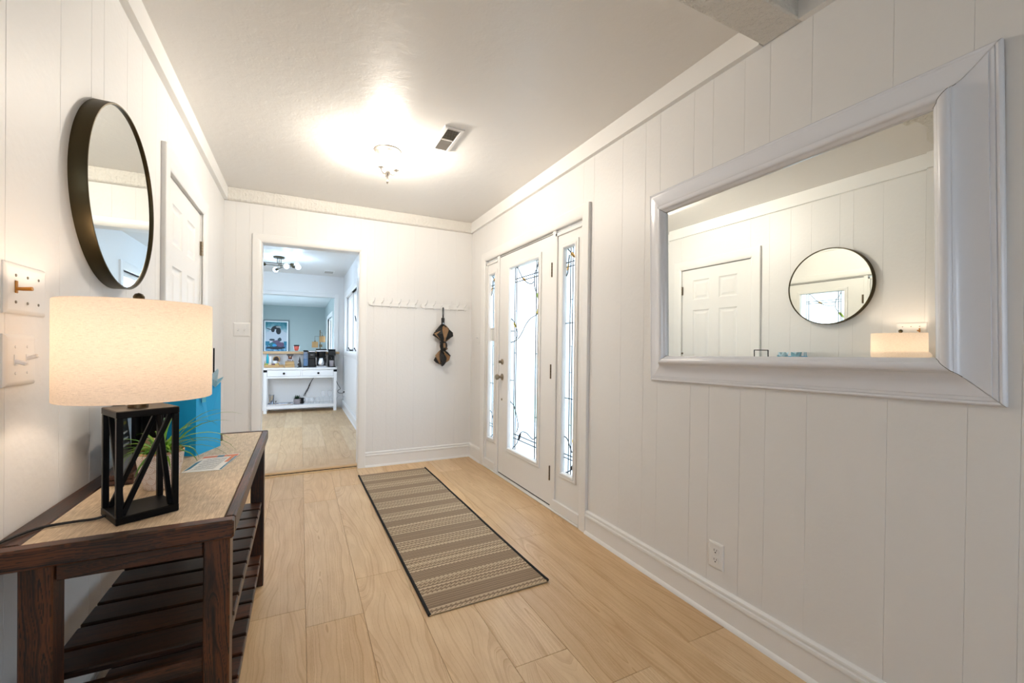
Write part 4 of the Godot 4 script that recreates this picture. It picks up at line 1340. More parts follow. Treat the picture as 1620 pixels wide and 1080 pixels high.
func console_things() -> void:
	table_lamp()
	var ty := 0.7388
	# potted grass-leaved plant
	var p := thing("potted_plant", "grass-leaved plant in a scallop-patterned pot between the lamp and the gift bag", "plant", Vector3(-0.372, ty, -1.597))
	var g := G.new()
	g.lathe([Vector2(0.0, 0.0), Vector2(0.034, 0.0), Vector2(0.037, 0.003), Vector2(0.046, 0.035), Vector2(0.053, 0.070), Vector2(0.0575, 0.106)], 36)
	var pm := M.pot as StandardMaterial3D
	pm.uv1_scale = Vector3(1, 1.0 / 0.145, 1)
	put("pot", g, pm, p)
	g = G.new()
	g.lathe([Vector2(0.0575, 0.106), Vector2(0.0578, 0.110), Vector2(0.056, 0.112), Vector2(0.0525, 0.110), Vector2(0.0500, 0.092)], 36)
	put("pot_rim", g, M.pot_rim, p)
	g = G.new()
	g.lathe([Vector2(0.051, 0.096), Vector2(0.0, 0.099)], 24)
	put("soil", g, M.soil, p)
	var rng := RandomNumberGenerator.new()
	rng.seed = 17
	for i in 70:
		var a := rng.randf() * TAU
		var right := 0.5 + 0.5 * cos(a - 0.15)
		var l := rng.randf_range(0.12, 0.19) + 0.09 * right * rng.randf()
		if i % 4 == 0:
			l *= 0.6
		if sin(a) > 0.2:
			l *= 0.62
		if cos(a) < -0.5:
			l *= 0.75
		var lift := rng.randf_range(0.35, 1.25)
		var base := Vector3(cos(a) * rng.randf() * 0.022, 0.097, sin(a) * rng.randf() * 0.022)
		var d := Vector3(cos(a), 0, sin(a))
		g = G.new()
		var wd := rng.randf_range(0.0030, 0.0056)
		var prev: Array = []
		var pos := base
		var el := lift
		for s in 10:
			var f := s / 9.0
			var dir := d * cos(el) + UP * sin(el)
			var side := d.cross(UP)
			var w := wd * (1.0 - pow(f, 2.5)) + 0.0003
			var nn := side.cross(dir).normalized()
			var row := [pos - side * w + nn * w * 0.35, pos, pos + side * w + nn * w * 0.35]
			if s > 0:
				for k in 2:
					g.quad(prev[k], prev[k + 1], row[k + 1], row[k], nn)
			prev = row
			pos += dir * l / 9.0
			el -= rng.randf_range(0.10, 0.24) + (0.06 if s > 5 else 0.0)
			if pos.y < 0.03:
				el = maxf(el, 0.1)
		put("leaf", g, M.leaf if rng.randf() < 0.6 else M.leaf_pale, p)
	gift_bag(ty)
	# printed flyer
	var fm := mat("flyer", Color(1, 1, 1), 0.5)
	fm.albedo_texture = picture(200, 320, func(x: int, y: int) -> Color:
		var c := Color(0.92, 0.91, 0.89)
		if x < 5 or x > 194 or y < 5 or y > 314:
			return Color(0.95, 0.95, 0.94)
		if x > 168:
			c = Color(0.84, 0.46, 0.29)
			if y > 130 and y < 190:
				c = Color(0.14, 0.42, 0.52)
		elif y > 284:
			c = Color(0.16, 0.45, 0.56) if (x + y) % 160 < 110 else Color(0.93, 0.88, 0.82)
		elif y < 60:
			c = Color(0.84, 0.46, 0.29) if x > 92 and y > 24 else Color(0.93, 0.92, 0.90)
			if y < 22:
				c = Color(0.16, 0.45, 0.56)
		elif x > 14 and x < 158 and y > 76 and y < 276 and x % 12 < 4:
			if fposmod(sin(y * 12.9 + (x / 12) * 78.2) * 43758.5, 1.0) > 0.22 and y < 240 + (x * 7) % 36:
				c = Color(0.25, 0.27, 0.30)
		return c)
	var fl := thing("flyer", "printed paper flyer with orange and teal corners lying beside the plant pot", "leaflet")
	g = G.new()
	var c := [Vector3(-0.352, ty, -1.742), Vector3(-0.240, ty, -1.734), Vector3(-0.207, ty, -1.950), Vector3(-0.325, ty, -1.962)]
	var e := UP * 0.0014
	g.quad(c[0] + e, c[1] + e, c[2] + e * 3, c[3] + e, UP, [Vector2(0, 1), Vector2(0, 0), Vector2(1, 0), Vector2(1, 1)])
	for i in 4:
		var A: Vector3 = c[i]
		var B: Vector3 = c[(i + 1) % 4]
		g.quad(A + e * 0.3, B + e * 0.3, B + e, A + e, (B - A).cross(UP).normalized(), [Vector2(0.01, 0.01), Vector2(0.01, 0.01), Vector2(0.01, 0.01), Vector2(0.01, 0.01)])
	put("sheet", g, fm, fl)
	# sign card leaning back in a slotted wood block
	var sb := thing("card_holder", "brown wooden slot block holding the dark sign card, behind the lamp", "card holder", Vector3(-0.492, ty, -1.750), 0.06)
	boxpart("slot_block", Vector3(-0.034, 0, -0.085), Vector3(0.034, 0.016, 0.085), M.walnut0, sb, 0.003)
	boxpart("slot_block", Vector3(0.006, 0.016, -0.085), Vector3(0.034, 0.032, 0.085), M.walnut0, sb, 0.003)
	boxpart("slot_block", Vector3(-0.034, 0.016, -0.085), Vector3(-0.006, 0.032, 0.085), M.walnut0, sb, 0.003)
	var fn := FastNoiseLite.new()
	fn.seed = 2
	fn.frequency = 1.0
	var sm := mat("sign_card", Color(1, 1, 1), 0.35)
	sm.albedo_texture = picture(160, 256, func(x: int, y: int) -> Color:
		var k := Color(0.035, 0.05, 0.065)
		if y > 196:
			return Color(0.40, 0.43, 0.45)
		for r in [[34, 26, Color(0.10, 0.42, 0.62)], [78, 20, Color(0.66, 0.66, 0.22)], [112, 12, Color(0.72, 0.76, 0.78)], [134, 12, Color(0.72, 0.76, 0.78)], [156, 12, Color(0.72, 0.76, 0.78)]]:
			if absi(y - r[0]) < r[1] / 2 and x > 18 and x < 142:
				var s: float = sin(x * (0.55 + 6.0 / r[1])) * r[1] * 0.42 * (0.5 + 0.5 * fn.get_noise_1d(x * 0.15 + r[0]))
				if absf(y - r[0] - s) < 2.4:
					return r[2]
		return k)
	var sc := thing("sign_card", "dark hand-lettered sign card leaning in the wood block behind the lamp", "sign", Vector3(-0.492, ty + 0.018, -1.750), 0.06)
	g = G.new()
	var lean := 0.11
	var ux := Vector3(0, 0, -1)
	var uy := Vector3(-sin(lean), cos(lean), 0)
	var un := Vector3(cos(lean), sin(lean), 0)
	var q0 := -ux * 0.075
	g.quad(q0 + un * 0.002, q0 + ux * 0.15 + un * 0.002, q0 + ux * 0.15 + uy * 0.22 + un * 0.002, q0 + uy * 0.22 + un * 0.002, un, [Vector2(0, 1), Vector2(1, 1), Vector2(1, 0), Vector2(0, 0)])
	put("printed_face", g, sm, sc)
	g = G.new()
	g.slab([Vector2(0, 0), Vector2(0.15, 0), Vector2(0.15, 0.22), Vector2(0, 0.22)], q0 - un * 0.0018, ux, uy, un, 0.0036)
	put("card_board", g, M.black_plastic, sc)
	# dark lantern with a pale candle, half hidden behind the plant
	var ln := thing("lantern", "small black lantern with a pale candle, half hidden behind the plant", "lantern", Vector3(-0.468, ty, -1.880))
	boxpart("lantern_base", Vector3(-0.040, 0, -0.040), Vector3(0.040, 0.014, 0.040), M.black_metal, ln, 0.003)
	for x in [-0.034, 0.034]:
		for z in [-0.034, 0.034]:
			boxpart("post", Vector3(x - 0.005, 0.014, z - 0.005), Vector3(x + 0.005, 0.19, z + 0.005), M.black_metal, ln, 0.001)
	g = G.new()
	g.lathe([Vector2(0.060, 0.188), Vector2(0.062, 0.196), Vector2(0.030, 0.225), Vector2(0.014, 0.232), Vector2(0, 0.233)], 4, Transform3D(Basis(UP, PI / 4), Vector3.ZERO), 0.99)
	put("lantern_roof", g, M.black_metal, ln)
	boxpart("back_plate", Vector3(-0.036, 0.014, -0.036), Vector3(0.030, 0.19, -0.033), M.black_metal, ln, 0)
	boxpart("back_plate", Vector3(-0.036, 0.014, -0.033), Vector3(-0.033, 0.19, 0.030), M.black_metal, ln, 0)
	var cd := G.new()
	cd.lathe([Vector2(0, 0), Vector2(0.018, 0), Vector2(0.018, 0.080), Vector2(0.014, 0.084), Vector2(0, 0.080)], 18)
	var can := put("candle", cd, M.candle, self)
	can.position = Vector3(-0.468, ty + 0.0142, -1.880)
	tag(can, "short pale candle inside the small black lantern", "candle")
	# thin black wire frame at the far end
	var wf := thing("wire_frame", "thin black square wire stand at the far end of the console table", "wire stand", Vector3(-0.352, ty, -2.322), 0.150)
	g = G.new()
	var hb := 0.072
	g.bx(Vector3(-0.003, 0, -hb), Vector3(0.003, 0.410, -hb + 0.007), 0.001)
	g.bx(Vector3(-0.003, 0, hb - 0.007), Vector3(0.003, 0.410, hb), 0.001)
	g.bx(Vector3(-0.003, 0.403, -hb), Vector3(0.003, 0.410, hb), 0.001)
	put("wire_loop", g, M.black_metal, wf)
	boxpart("foot", Vector3(-0.035, 0, -hb), Vector3(0.035, 0.005, hb), M.black_metal, wf, 0.001)


func table_lamp() -> void:
	var ty := 0.7388
	var at := Vector3(-0.3655, ty, -1.3755)
	var l := thing("table_lamp", "lit table lamp with a drum linen shade on an open black metal lattice base", "lamp", at)
	var F := Vector3(-0.384, 0, -1.296) - Vector3(at.x, 0, at.z)
	var R := Vector3(-0.274, 0, -1.359) - Vector3(at.x, 0, at.z)
	var ex := (R - F).normalized()
	var ez := ex.cross(UP).normalized()      # towards the viewer
	var c := F + ex * 0.0615 - ez * 0.0600
	var B := Basis(ex, UP, ez)
	var w := 0.123
	var g := G.new()
	g.box(c + UP * 0.0095, Vector3(w, 0.019, w * 0.98), 0.002, B)
	put("base_plate", g, M.black_metal, l)
	g = G.new()
	g.box(c + UP * 0.260, Vector3(w, 0.0175, w * 0.98), 0.002, B)
	put("top_plate", g, M.black_metal, l)
	var k := 0.0545
	var P := func(x: float, z: float, y: float) -> Vector3: return c + ex * x * k + ez * z * k * 0.98 + UP * y
	for q in [[-1, 1], [1, 1], [1, -1], [-1, -1]]:
		g = G.new()
		g.box(P.call(q[0], q[1], 0.135), Vector3(0.0125, 0.234, 0.0125), 0.001, B)
		put("post", g, M.black_metal, l)
	# one brace on each face; two rise from the front corner
	for q in [[-1, 1, 1, 1], [-1, 1, -1, -1], [-1, -1, 1, -1], [1, 1, 1, -1]]:
		g = G.new()
		g.bar(P.call(q[0] * 0.86, q[1] * 0.86, 0.018), P.call(q[2] * 0.86, q[3] * 0.86, 0.252), 0.0105, 0.0105, B.x if q[0] == q[2] else B.z)
		put("brace", g, M.black_metal, l)
	g = G.new()
	g.lathe([Vector2(0, 0.268), Vector2(0.020, 0.268), Vector2(0.020, 0.277), Vector2(0.013, 0.280), Vector2(0.009, 0.284), Vector2(0.009, 0.310), Vector2(0.017, 0.314), Vector2(0.017, 0.350), Vector2(0, 0.352)], 20)
	put("neck", g, M.dark_nickel, l)
	var y0 := 0.292
	var y1 := 0.530
	g = G.new()
	g.lathe([Vector2(0.1485, y0 + 0.002), Vector2(0.1500, y0), Vector2(0.1518, y0 + 0.002), Vector2(0.1518, y1 - 0.002), Vector2(0.1500, y1), Vector2(0.1485, y1 - 0.002)], 72)
	var shade := put("shade", g, M.shade, l)
	g = G.new()
	for i in 3:
		var d := Vector3(cos(TAU * i / 3 + 0.3), 0, sin(TAU * i / 3 + 0.3))
		g.tube([UP * 0.526, d * 0.06 + UP * 0.521, d * 0.148 + UP * 0.526], 0.0016, 6)
	put("spider", g, M.nickel, shade)
	g = G.new()
	for s in [-1, 1]:
		g.tube(curve([Vector3(s * 0.017, 0.335, 0), Vector3(s * 0.05, 0.40, 0), Vector3(s * 0.048, 0.47, 0), Vector3(0, 0.524, 0)]), 0.0016, 6)
	put("harp", g, M.nickel, l)
	g = G.new()
	g.lathe([Vector2(0, 0.522), Vector2(0.005, 0.522), Vector2(0.005, 0.532), Vector2(0.0085, 0.535), Vector2(0.0115, 0.541), Vector2(0.0115, 0.547), Vector2(0.008, 0.553), Vector2(0, 0.556)], 20)
	put("finial", g, M.bronze, l)
	g = G.new()
	g.lathe([Vector2(0, 0.352), Vector2(0.014, 0.352), Vector2(0.016, 0.386), Vector2(0.028, 0.420), Vector2(0.031, 0.440), Vector2(0.026, 0.463), Vector2(0.012, 0.477), Vector2(0, 0.479)], 20)
	put("bulb", g, glow("warm_glow", Color(1.0, 0.885, 0.75), 4.0), l)
	omni(UP * 0.437, 0.045, Color(1.0, 0.89, 0.78), 0.03, l)
	g = G.new()
	var s0 := c - ex * 0.0615 - ez * 0.02
	var tb := ty
	g.tube(curve([s0 + UP * 0.008, s0 + Vector3(-0.018, 0.005, 0.006), Vector3(-0.486, 0.7435, -1.358) - at, Vector3(-0.535, 0.7440, -1.340) - at, Vector3(-0.565, 0.7445, -1.275) - at, Vector3(-0.572, 0.742, -1.222) - at, Vector3(-0.574, 0.70, -1.214) - at, Vector3(-0.574, 0.40, -1.218) - at, Vector3(-0.570, 0.02, -1.218) - at]), 0.0032, 8)
	put("power_cord", g, M.rubber, l)


func gift_bag(ty: float) -> void:
	var F := Vector3(-0.356, ty, -1.987)
	var u := Vector3(0.056, 0, -0.160)      # the gusset side, seen at the right
	var v := Vector3(-0.196, 0, -0.0686)    # the wide front
	var b := thing("gift_bag", "bright blue paper gift bag standing on the console table", "gift bag", F)
	var h := 0.268
	var lean := 0.008
	var P := func(s: float, t: float, y: float) -> Vector3: return u * s + v * t + UP * y
	var un := u.normalized()
	var vn := v.normalized()
	var th := 0.0015
	var faces := [[P.call(0, 0, 0), P.call(0, 1, 0), -un], [P.call(1, 0, 0), P.call(1, 1, 0), un], [P.call(0, 1, 0), P.call(1, 1, 0), vn]]
	for f in faces:
		var g := G.new()
		var a: Vector3 = f[0]
		var c: Vector3 = f[1]
		var n: Vector3 = f[2]
		for s in [0.0, th]:
			g.quad(a - n * s, c - n * s, c - n * s + UP * h, a - n * s + UP * h, n if s == 0.0 else -n)
		g.quad(a + UP * h, c + UP * h, c - n * th + UP * h, a - n * th + UP * h, UP)
		put("bag_side", g, M.bag_blue, b)
	# gusset: folds inwards towards the top
	var g := G.new()
	var A: Vector3 = P.call(0, 0, 0)
	var C: Vector3 = P.call(1, 0, 0)
	var mid: Vector3 = P.call(0.5, 0, 0.11)
	var mt: Vector3 = P.call(0.5, 0.10, h)
	var tr := [[A, C, mid], [A, mid, A + UP * h], [mid, mt, A + UP * h], [C, mid, C + UP * h], [mid, mt, C + UP * h]]
	for q in tr:
		var nn: Vector3 = (q[1] - q[0]).cross(q[2] - q[0]).normalized()
		if nn.dot(vn) > 0:
			nn = -nn
		g.tri(q[0], q[1], q[2], nn, nn, nn)
		g.tri(q[0] + vn * th, q[1] + vn * th, q[2] + vn * th, -nn, -nn, -nn)
	put("gusset", g, M.bag_blue, b)
	g = G.new()
	g.quad(P.call(0, 0, 0.001), P.call(1, 0, 0.001), P.call(1, 1, 0.001), P.call(0, 1, 0.001), -UP)
	put("bag_bottom", g, M.bag_blue, b)
	g = G.new()
	g.slab([Vector2(0.03, 0.20), Vector2(0.055, 0.20), Vector2(0.055, 0.262), Vector2(0.03, 0.262)], -vn * 0.0035 , un, UP, -vn, 0.001)
	put("handle_tab", g, M.bag_pale, b)
	g = G.new()
	g.slab([Vector2(0.0, 0.225), Vector2(0.05, 0.215), Vector2(0.05, 0.235), Vector2(0.0, 0.245)], -un * 0.002 + v * 0.12, vn, UP, -un, 0.001)
	put("ribbon_tab", g, M.ribbon_navy, b)
	for s in [-0.004, 1.004]:
		g = G.new()
		g.tube(curve([P.call(s, 0.32, h - 0.02), P.call(s, 0.34, h + 0.03), P.call(s, 0.45, h + 0.055), P.call(s, 0.58, h + 0.055), P.call(s, 0.68, h + 0.03), P.call(s, 0.70, h - 0.02)]), 0.0025, 6)
		put("handle", g, M.bag_pale, b)
	# tissue paper: crumpled sheets standing out of the bag
	var rng := RandomNumberGenerator.new()
	rng.seed = 31
	for k in [[0.26, 0.16, 0.085, "sheet of white tissue paper standing out of the gift bag, nearest its front corner"], [0.82, 0.14, 0.060, "low white tissue paper spilling over the far top edge of the gift bag"], [0.40, 0.62, 0.09, "blue-white tissue paper tuft at the wall end of the gift bag"]]:
		var t := thing("tissue_paper", k[3], "tissue paper", F + P.call(k[0], k[1], h - 0.05))
		for s in 2:
			g = G.new()
			var fan: Array = []
			for i in 9:
				var a := TAU * i / 8.0 + s * 0.4
				var row: Array = []
				for j in 4:
					var f := j / 3.0
					var r := 0.006 + f * (0.028 + 0.020 * rng.randf()) * (1.0 if i % 2 else 0.75)
					var y: float = f * (k[2] + 0.045) * (1.0 if i % 2 else 0.72) * (1.0 - 0.25 * s) + rng.randf_range(-0.006, 0.006)
					row.append(Vector3(cos(a) * r, y, sin(a) * r))
				fan.append(row)
			fan[8] = fan[0]
			for i in 8:
				for j in 3:
					var p := [fan[i][j], fan[i + 1][j], fan[i + 1][j + 1], fan[i][j + 1]]
					var n1: Vector3 = (p[1] - p[0]).cross(p[2] - p[0]).normalized()
					var n2: Vector3 = (p[2] - p[0]).cross(p[3] - p[0]).normalized()
					g.tri(p[0], p[1], p[2], n1, n1, n1)
					g.tri(p[0], p[2], p[3], n2, n2, n2)
			put("crumpled_sheet", g, M.tissue if s == 0 else M.tissue_blue, t)


# ---------------------------------------------------------------- white sideboard in the coffee room
func sideboard() -> void:
	var s := thing("sideboard", "white two-drawer console sideboard with black corner brackets under the ledge", "sideboard")
	var pw: Material = M.trim
	var x0 := -0.542
	var x1 := 0.568
	var zf := -7.975
	var zb := -8.335
	boxpart("tabletop", Vector3(x0, 0.752, zb), Vector3(x1, 0.779, zf + 0.006), pw, s, 0.003)
	for x in [[x0 + 0.003, x0 + 0.051], [x1 - 0.051, x1 - 0.003]]:
		for z in [[zf - 0.048, zf], [zb, zb + 0.048]]:
			boxpart("leg", Vector3(x[0], 0.03, z[0]), Vector3(x[1], 0.752, z[1]), pw, s, 0.002)
	boxpart("case_rail", Vector3(x0 + 0.051, 0.604, zf - 0.03), Vector3(x1 - 0.051, 0.634, zf - 0.002), pw, s, 0.002)
	boxpart("case_rail", Vector3(x0 + 0.051, 0.741, zf - 0.03), Vector3(x1 - 0.051, 0.752, zf - 0.002), pw, s, 0.001)
	boxpart("divider", Vector3(0.000, 0.634, zf - 0.03), Vector3(0.028, 0.741, zf - 0.002), pw, s, 0.001)
	boxpart("case", Vector3(x0 + 0.051, 0.604, zb + 0.01), Vector3(x1 - 0.051, 0.752, zf - 0.031), pw, s, 0.001)
	boxpart("shelf", Vector3(x0 + 0.02, 0.098, zb + 0.01), Vector3(x1 - 0.02, 0.152, zf - 0.012), pw, s, 0.003)
	for d in [[x0 + 0.054, -0.003], [0.031, x1 - 0.054]]:
		var o := boxpart("drawer", Vector3(d[0], 0.638, zf - 0.029), Vector3(d[1], 0.738, zf - 0.005), pw, s, 0.002)
		var g := G.new()
		g.lathe([Vector2(0, 0), Vector2(0.007, 0), Vector2(0.007, 0.012), Vector2(0.017, 0.018), Vector2(0.018, 0.024), Vector2(0.012, 0.030), Vector2(0, 0.031)], 18, disc_to(Vector3(0, 0, 1), Vector3((d[0] + d[1]) / 2, 0.686, zf - 0.005)))
		put("knob", g, M.black_metal, o, "round black knob")
	for x in [x0 + 0.001, x1 - 0.053]:
		boxpart("corner_bracket", Vector3(x, 0.706, zf - 0.049), Vector3(x + 0.052, 0.744, zf + 0.0025), M.black_metal, s, 0.002)


func jar(called: String, prof: Array, m: Material, parent: Node3D, at := Vector3.ZERO, seg := 22) -> MeshInstance3D:
	var g := G.new()
	var p: Array = []
	for q in prof:
		p.append(Vector2(q[0], q[1]))
	g.lathe(p, seg, Transform3D(Basis(), at))
	return put(called, g, m, parent)


func sideboard_things() -> void:
	var y := 0.7792
	# wooden tray with sorted packets at the left
	var t := thing("wooden_tray", "stepped wooden organiser tray at the left end of the white sideboard", "tray", Vector3(-0.430, y, -8.12))
	var ash: Material = M.ash
	boxpart("tray_base", Vector3(-0.108, 0, -0.08), Vector3(0.108, 0.010, 0.08), ash, t)
	for q in [["front_board", -0.108, 0.108, 0.010, 0.048, 0.072, 0.080], ["middle_board", -0.104, 0.104, 0.010, 0.070, 0.034, 0.040], ["back_board", -0.100, 0.100, 0.010, 0.066, -0.080, -0.074], ["shelf_board", 0.004, 0.100, 0.068, 0.0795, -0.080, -0.047]]:
		boxpart(q[0], Vector3(q[1], q[3], q[5]), Vector3(q[2], q[4], q[6]), ash, t, 0.002)
	for x in [-0.108, 0.101]:
		var g := G.new()
		g.slab([Vector2(-0.072, 0.010), Vector2(0.072, 0.010), Vector2(0.072, 0.046), Vector2(0.0, 0.074), Vector2(-0.072, 0.110)], Vector3(x, 0, 0), Vector3(0, 0, 1), UP, Vector3(1, 0, 0), 0.007)
		put("side_board", g, ash, t)
	var cols := [["packet_green", Color(0.56, 0.66, 0.26)], ["packet_cream", Color(0.88, 0.84, 0.74)], ["packet_plum", Color(0.34, 0.20, 0.28)], ["packet_yellow", Color(0.85, 0.74, 0.40)]]
	for k in cols:
		mat(k[0], k[1], 0.5)
	var labels := ["small green tea packet in the front row of the wooden tray", "small cream tea packet in the front row of the wooden tray", "small plum tea packet in the front row of the wooden tray", "small yellow tea packet in the front row of the wooden tray"]
	for i in 4:
		var p := boxpart("tea_packet", Vector3(-0.095 + i * 0.049, 0.0105, 0.043), Vector3(-0.052 + i * 0.049, 0.068, 0.068), M[cols[i][0]], self, 0.002)
		p.name = numbered("tea_packet")
		p.position = Vector3(-0.430, y, -8.12)
		tag(p, labels[i], "tea packet", "tea packets in the wooden tray")
	var tum := thing("tumbler", "tall cyan bottle in the back row of the wooden tray", "bottle", Vector3(-0.495, y + 0.0105, -8.165))
	jar("bottle_body", [[0, 0], [0.018, 0], [0.020, 0.006], [0.020, 0.150], [0.016, 0.175], [0.012, 0.182], [0, 0.182]], M.cyan, tum)
	jar("cap", [[0.0125, 0.182], [0.0125, 0.204], [0.009, 0.216], [0, 0.218]], M.cyan, tum)
	var wb := thing("white_box", "small white packet standing beside the cyan bottle", "packet", Vector3(-0.455, y + 0.0105, -8.168))
	boxpart("carton", Vector3(-0.019, 0, -0.012), Vector3(0.019, 0.172, 0.012), M.paper_white, wb, 0.002)
	var rw := thing("round_board", "round wooden tub lying on its side, dark inside, at the back of the wooden tray", "wooden tub", Vector3(-0.365, y + 0.1348, -8.180))
	var g2 := G.new()
	g2.lathe([Vector2(0, -0.020), Vector2(0.052, -0.020), Vector2(0.055, -0.017), Vector2(0.055, 0.010), Vector2(0.053, 0.012), Vector2(0.045, 0.012), Vector2(0.044, 0.008), Vector2(0.044, -0.010)], 28, disc_to(Vector3(-0.35, 0, 1).normalized(), Vector3.ZERO))
	put("hoop", g2, M.ash, rw)
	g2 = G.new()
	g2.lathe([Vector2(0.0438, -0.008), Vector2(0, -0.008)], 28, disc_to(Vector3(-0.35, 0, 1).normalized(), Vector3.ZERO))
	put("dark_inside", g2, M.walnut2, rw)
	var mg := thing("mug", "white mug standing in the wooden tray before the round tub", "mug", Vector3(-0.386, y + 0.0105, -8.126))
	jar("cup", [[0, 0], [0.028, 0], [0.034, 0.006], [0.037, 0.100], [0.035, 0.102], [0.033, 0.100], [0.030, 0.010], [0, 0.008]], M.white_plastic, mg)
	g2 = G.new()
	g2.tube(curve([Vector3(0.035, 0.080, 0.004), Vector3(0.055, 0.082, 0.004), Vector3(0.060, 0.052, 0.004), Vector3(0.050, 0.028, 0.004), Vector3(0.034, 0.026, 0.004)]), 0.0042, 8)
	put("handle", g2, M.white_plastic, mg)
	# boxes and the pour-over coffee maker
	for q in [["small_box", "small low wooden box between the tray and the stacked wooden boxes", -0.328, -0.250, 0.0, 0.047, -8.16, -8.08], ["wooden_box", "lower of the two stacked wooden boxes under the pour-over coffee maker", -0.240, -0.092, 0.0, 0.054, -8.18, -8.06], ["wooden_box", "upper of the two stacked wooden boxes under the pour-over coffee maker", -0.233, -0.098, 0.0545, 0.104, -8.18, -8.06]]:
		var o := thing(q[0], q[1], "wooden box", Vector3((q[2] + q[3]) / 2, y + q[4], (q[6] + q[7]) / 2))
		var hw: float = (q[3] - q[2]) / 2
		var hd: float = (q[7] - q[6]) / 2
		var hh: float = q[5] - q[4]
		boxpart("box_body", Vector3(-hw, 0, -hd), Vector3(hw, hh * 0.72, hd), M.ash, o, 0.003)
		boxpart("lid", Vector3(-hw - 0.001, hh * 0.745, -hd - 0.001), Vector3(hw + 0.001, hh, hd + 0.001), M.ash, o, 0.003)
	var ch := thing("pour_over", "hourglass pour-over coffee maker with a wooden collar on the stacked boxes", "coffee maker", Vector3(-0.160, y + 0.1042, -8.115))
	jar("carafe", [[0, 0], [0.046, 0], [0.052, 0.006], [0.048, 0.026], [0.022, 0.052], [0.020, 0.060], [0.030, 0.080], [0.058, 0.114], [0.0565, 0.114], [0.028, 0.080], [0.018, 0.058], [0.020, 0.050], [0.045, 0.024], [0.048, 0.008], [0, 0.004]], M.clear, ch)
	jar("coffee", [[0, 0.005], [0.045, 0.006], [0.045, 0.018], [0, 0.018]], M.copper_wood, ch)
	jar("collar", [[0.0235, 0.036], [0.031, 0.038], [0.028, 0.052], [0.026, 0.060], [0.030, 0.074], [0.034, 0.086], [0.032, 0.088]], M.copper_wood, ch)
	jar("filter", [[0.028, 0.084], [0.055, 0.116], [0.054, 0.118], [0.030, 0.092], [0.0, 0.088]], M.sill_dark, ch)
	var bd := G.new()
	bd.ball(Vector3(0, 0.074, 0.035), 0.011, 12)
	put("bead", bd, M.candle, ch)
	# rack of coffee pods, a dark leaning triangle
	var cr := thing("pod_rack", "dark sloping rack of coffee pods beside the water tank", "pod rack", Vector3(-0.018, y, -8.12))
	var g := G.new()
	g.slab([Vector2(-0.038, 0), Vector2(0.035, 0), Vector2(0.030, 0.06), Vector2(0.012, 0.150), Vector2(0.006, 0.186), Vector2(0.0, 0.186), Vector2(-0.010, 0.12), Vector2(-0.030, 0.04)], Vector3(0, 0, -0.05), Vector3(1, 0, 0), UP, Vector3(0, 0, 1), 0.10)
	put("rack_body", g, M.black_plastic, cr)
	for i in 4:
		g = G.new()
		g.lathe([Vector2(0, 0), Vector2(0.009, 0), Vector2(0.009, 0.003), Vector2(0, 0.003)], 12, disc_to(Vector3(-0.5, 0.1, 0.85).normalized(), Vector3(-0.026 + 0.006 * i, 0.022 + 0.030 * i, 0.052)))
		put("coffee_pod", g, M.paper_white if i % 2 == 0 else M.walnut0, cr)
	# single-serve coffee machine with a clear tank at its left
	var k := thing("pod_coffee_machine", "black single-serve coffee machine with a clear water tank on its left", "coffee machine", Vector3(0.172, y, -8.12))
	boxpart("machine_body", Vector3(-0.055, 0, -0.13), Vector3(0.058, 0.205, 0.02), M.black_plastic, k, 0.012)
	boxpart("drip_base", Vector3(-0.055, 0, 0.021), Vector3(0.058, 0.032, 0.11), M.black_plastic, k, 0.006)
	boxpart("brew_head", Vector3(-0.057, 0.150, 0.021), Vector3(0.060, 0.258, 0.10), M.black_plastic, k, 0.014)
	boxpart("silver_lid", Vector3(-0.054, 0.259, -0.10), Vector3(0.056, 0.288, 0.095), M.steel, k, 0.010)
	var tk := boxpart("water_tank", Vector3(-0.130, 0.020, -0.11), Vector3(-0.060, 0.268, 0.04), M.tank, k, 0.010)
	boxpart("water", Vector3(-0.126, 0.024, -0.106), Vector3(-0.064, 0.150, 0.036), M.tank, tk, 0.008)
	boxpart("tank_base", Vector3(-0.133, 0, -0.115), Vector3(-0.058, 0.019, 0.045), M.black_plastic, k, 0.004)
	boxpart("tank_lid", Vector3(-0.134, 0.2685, -0.115), Vector3(-0.058, 0.292, 0.045), M.black_plastic, k, 0.006)
	var tm := TextMesh.new()
	var fnt := SystemFont.new()
	fnt.font_names = PackedStringArray(["Droid Sans"])
	tm.font = fnt
	tm.text = "KEURIG"
	tm.font_size = 16
	tm.pixel_size = 0.00075
	tm.depth = 0.001
	var lg := put("brand_lettering", tm, M.steel, k)
	lg.position = Vector3(0.0, 0.215, 0.1006)
	# drip coffee maker with steel carafe
	var d := thing("drip_coffee_maker", "drip coffee maker with a steel top and a brushed steel thermal carafe", "coffee machine", Vector3(0.322, y, -8.12))
	boxpart("warming_base", Vector3(-0.085, 0, -0.10), Vector3(0.085, 0.028, 0.09), M.steel, d, 0.006)
	boxpart("hot_plate", Vector3(-0.070, 0.0285, -0.08), Vector3(0.070, 0.036, 0.085), M.black_plastic, d, 0.002)
	boxpart("back_column", Vector3(-0.078, 0.0365, -0.10), Vector3(0.078, 0.200, -0.045), M.black_plastic, d, 0.008)
	for x in [-0.086, 0.073]:
		boxpart("side_trim", Vector3(x, 0.030, -0.06), Vector3(x + 0.012, 0.172, -0.02), M.steel, d, 0.003)
	g = G.new()
	g.lathe([Vector2(0, 0.172), Vector2(0.052, 0.172), Vector2(0.060, 0.182), Vector2(0.074, 0.270), Vector2(0, 0.270)], 30, Transform3D(Basis(), Vector3(0, 0, 0.01)))
	put("filter_basket", g, M.black_plastic, d)
	boxpart("top_housing", Vector3(-0.088, 0.2705, -0.10), Vector3(0.088, 0.300, 0.085), M.steel, d, 0.006)
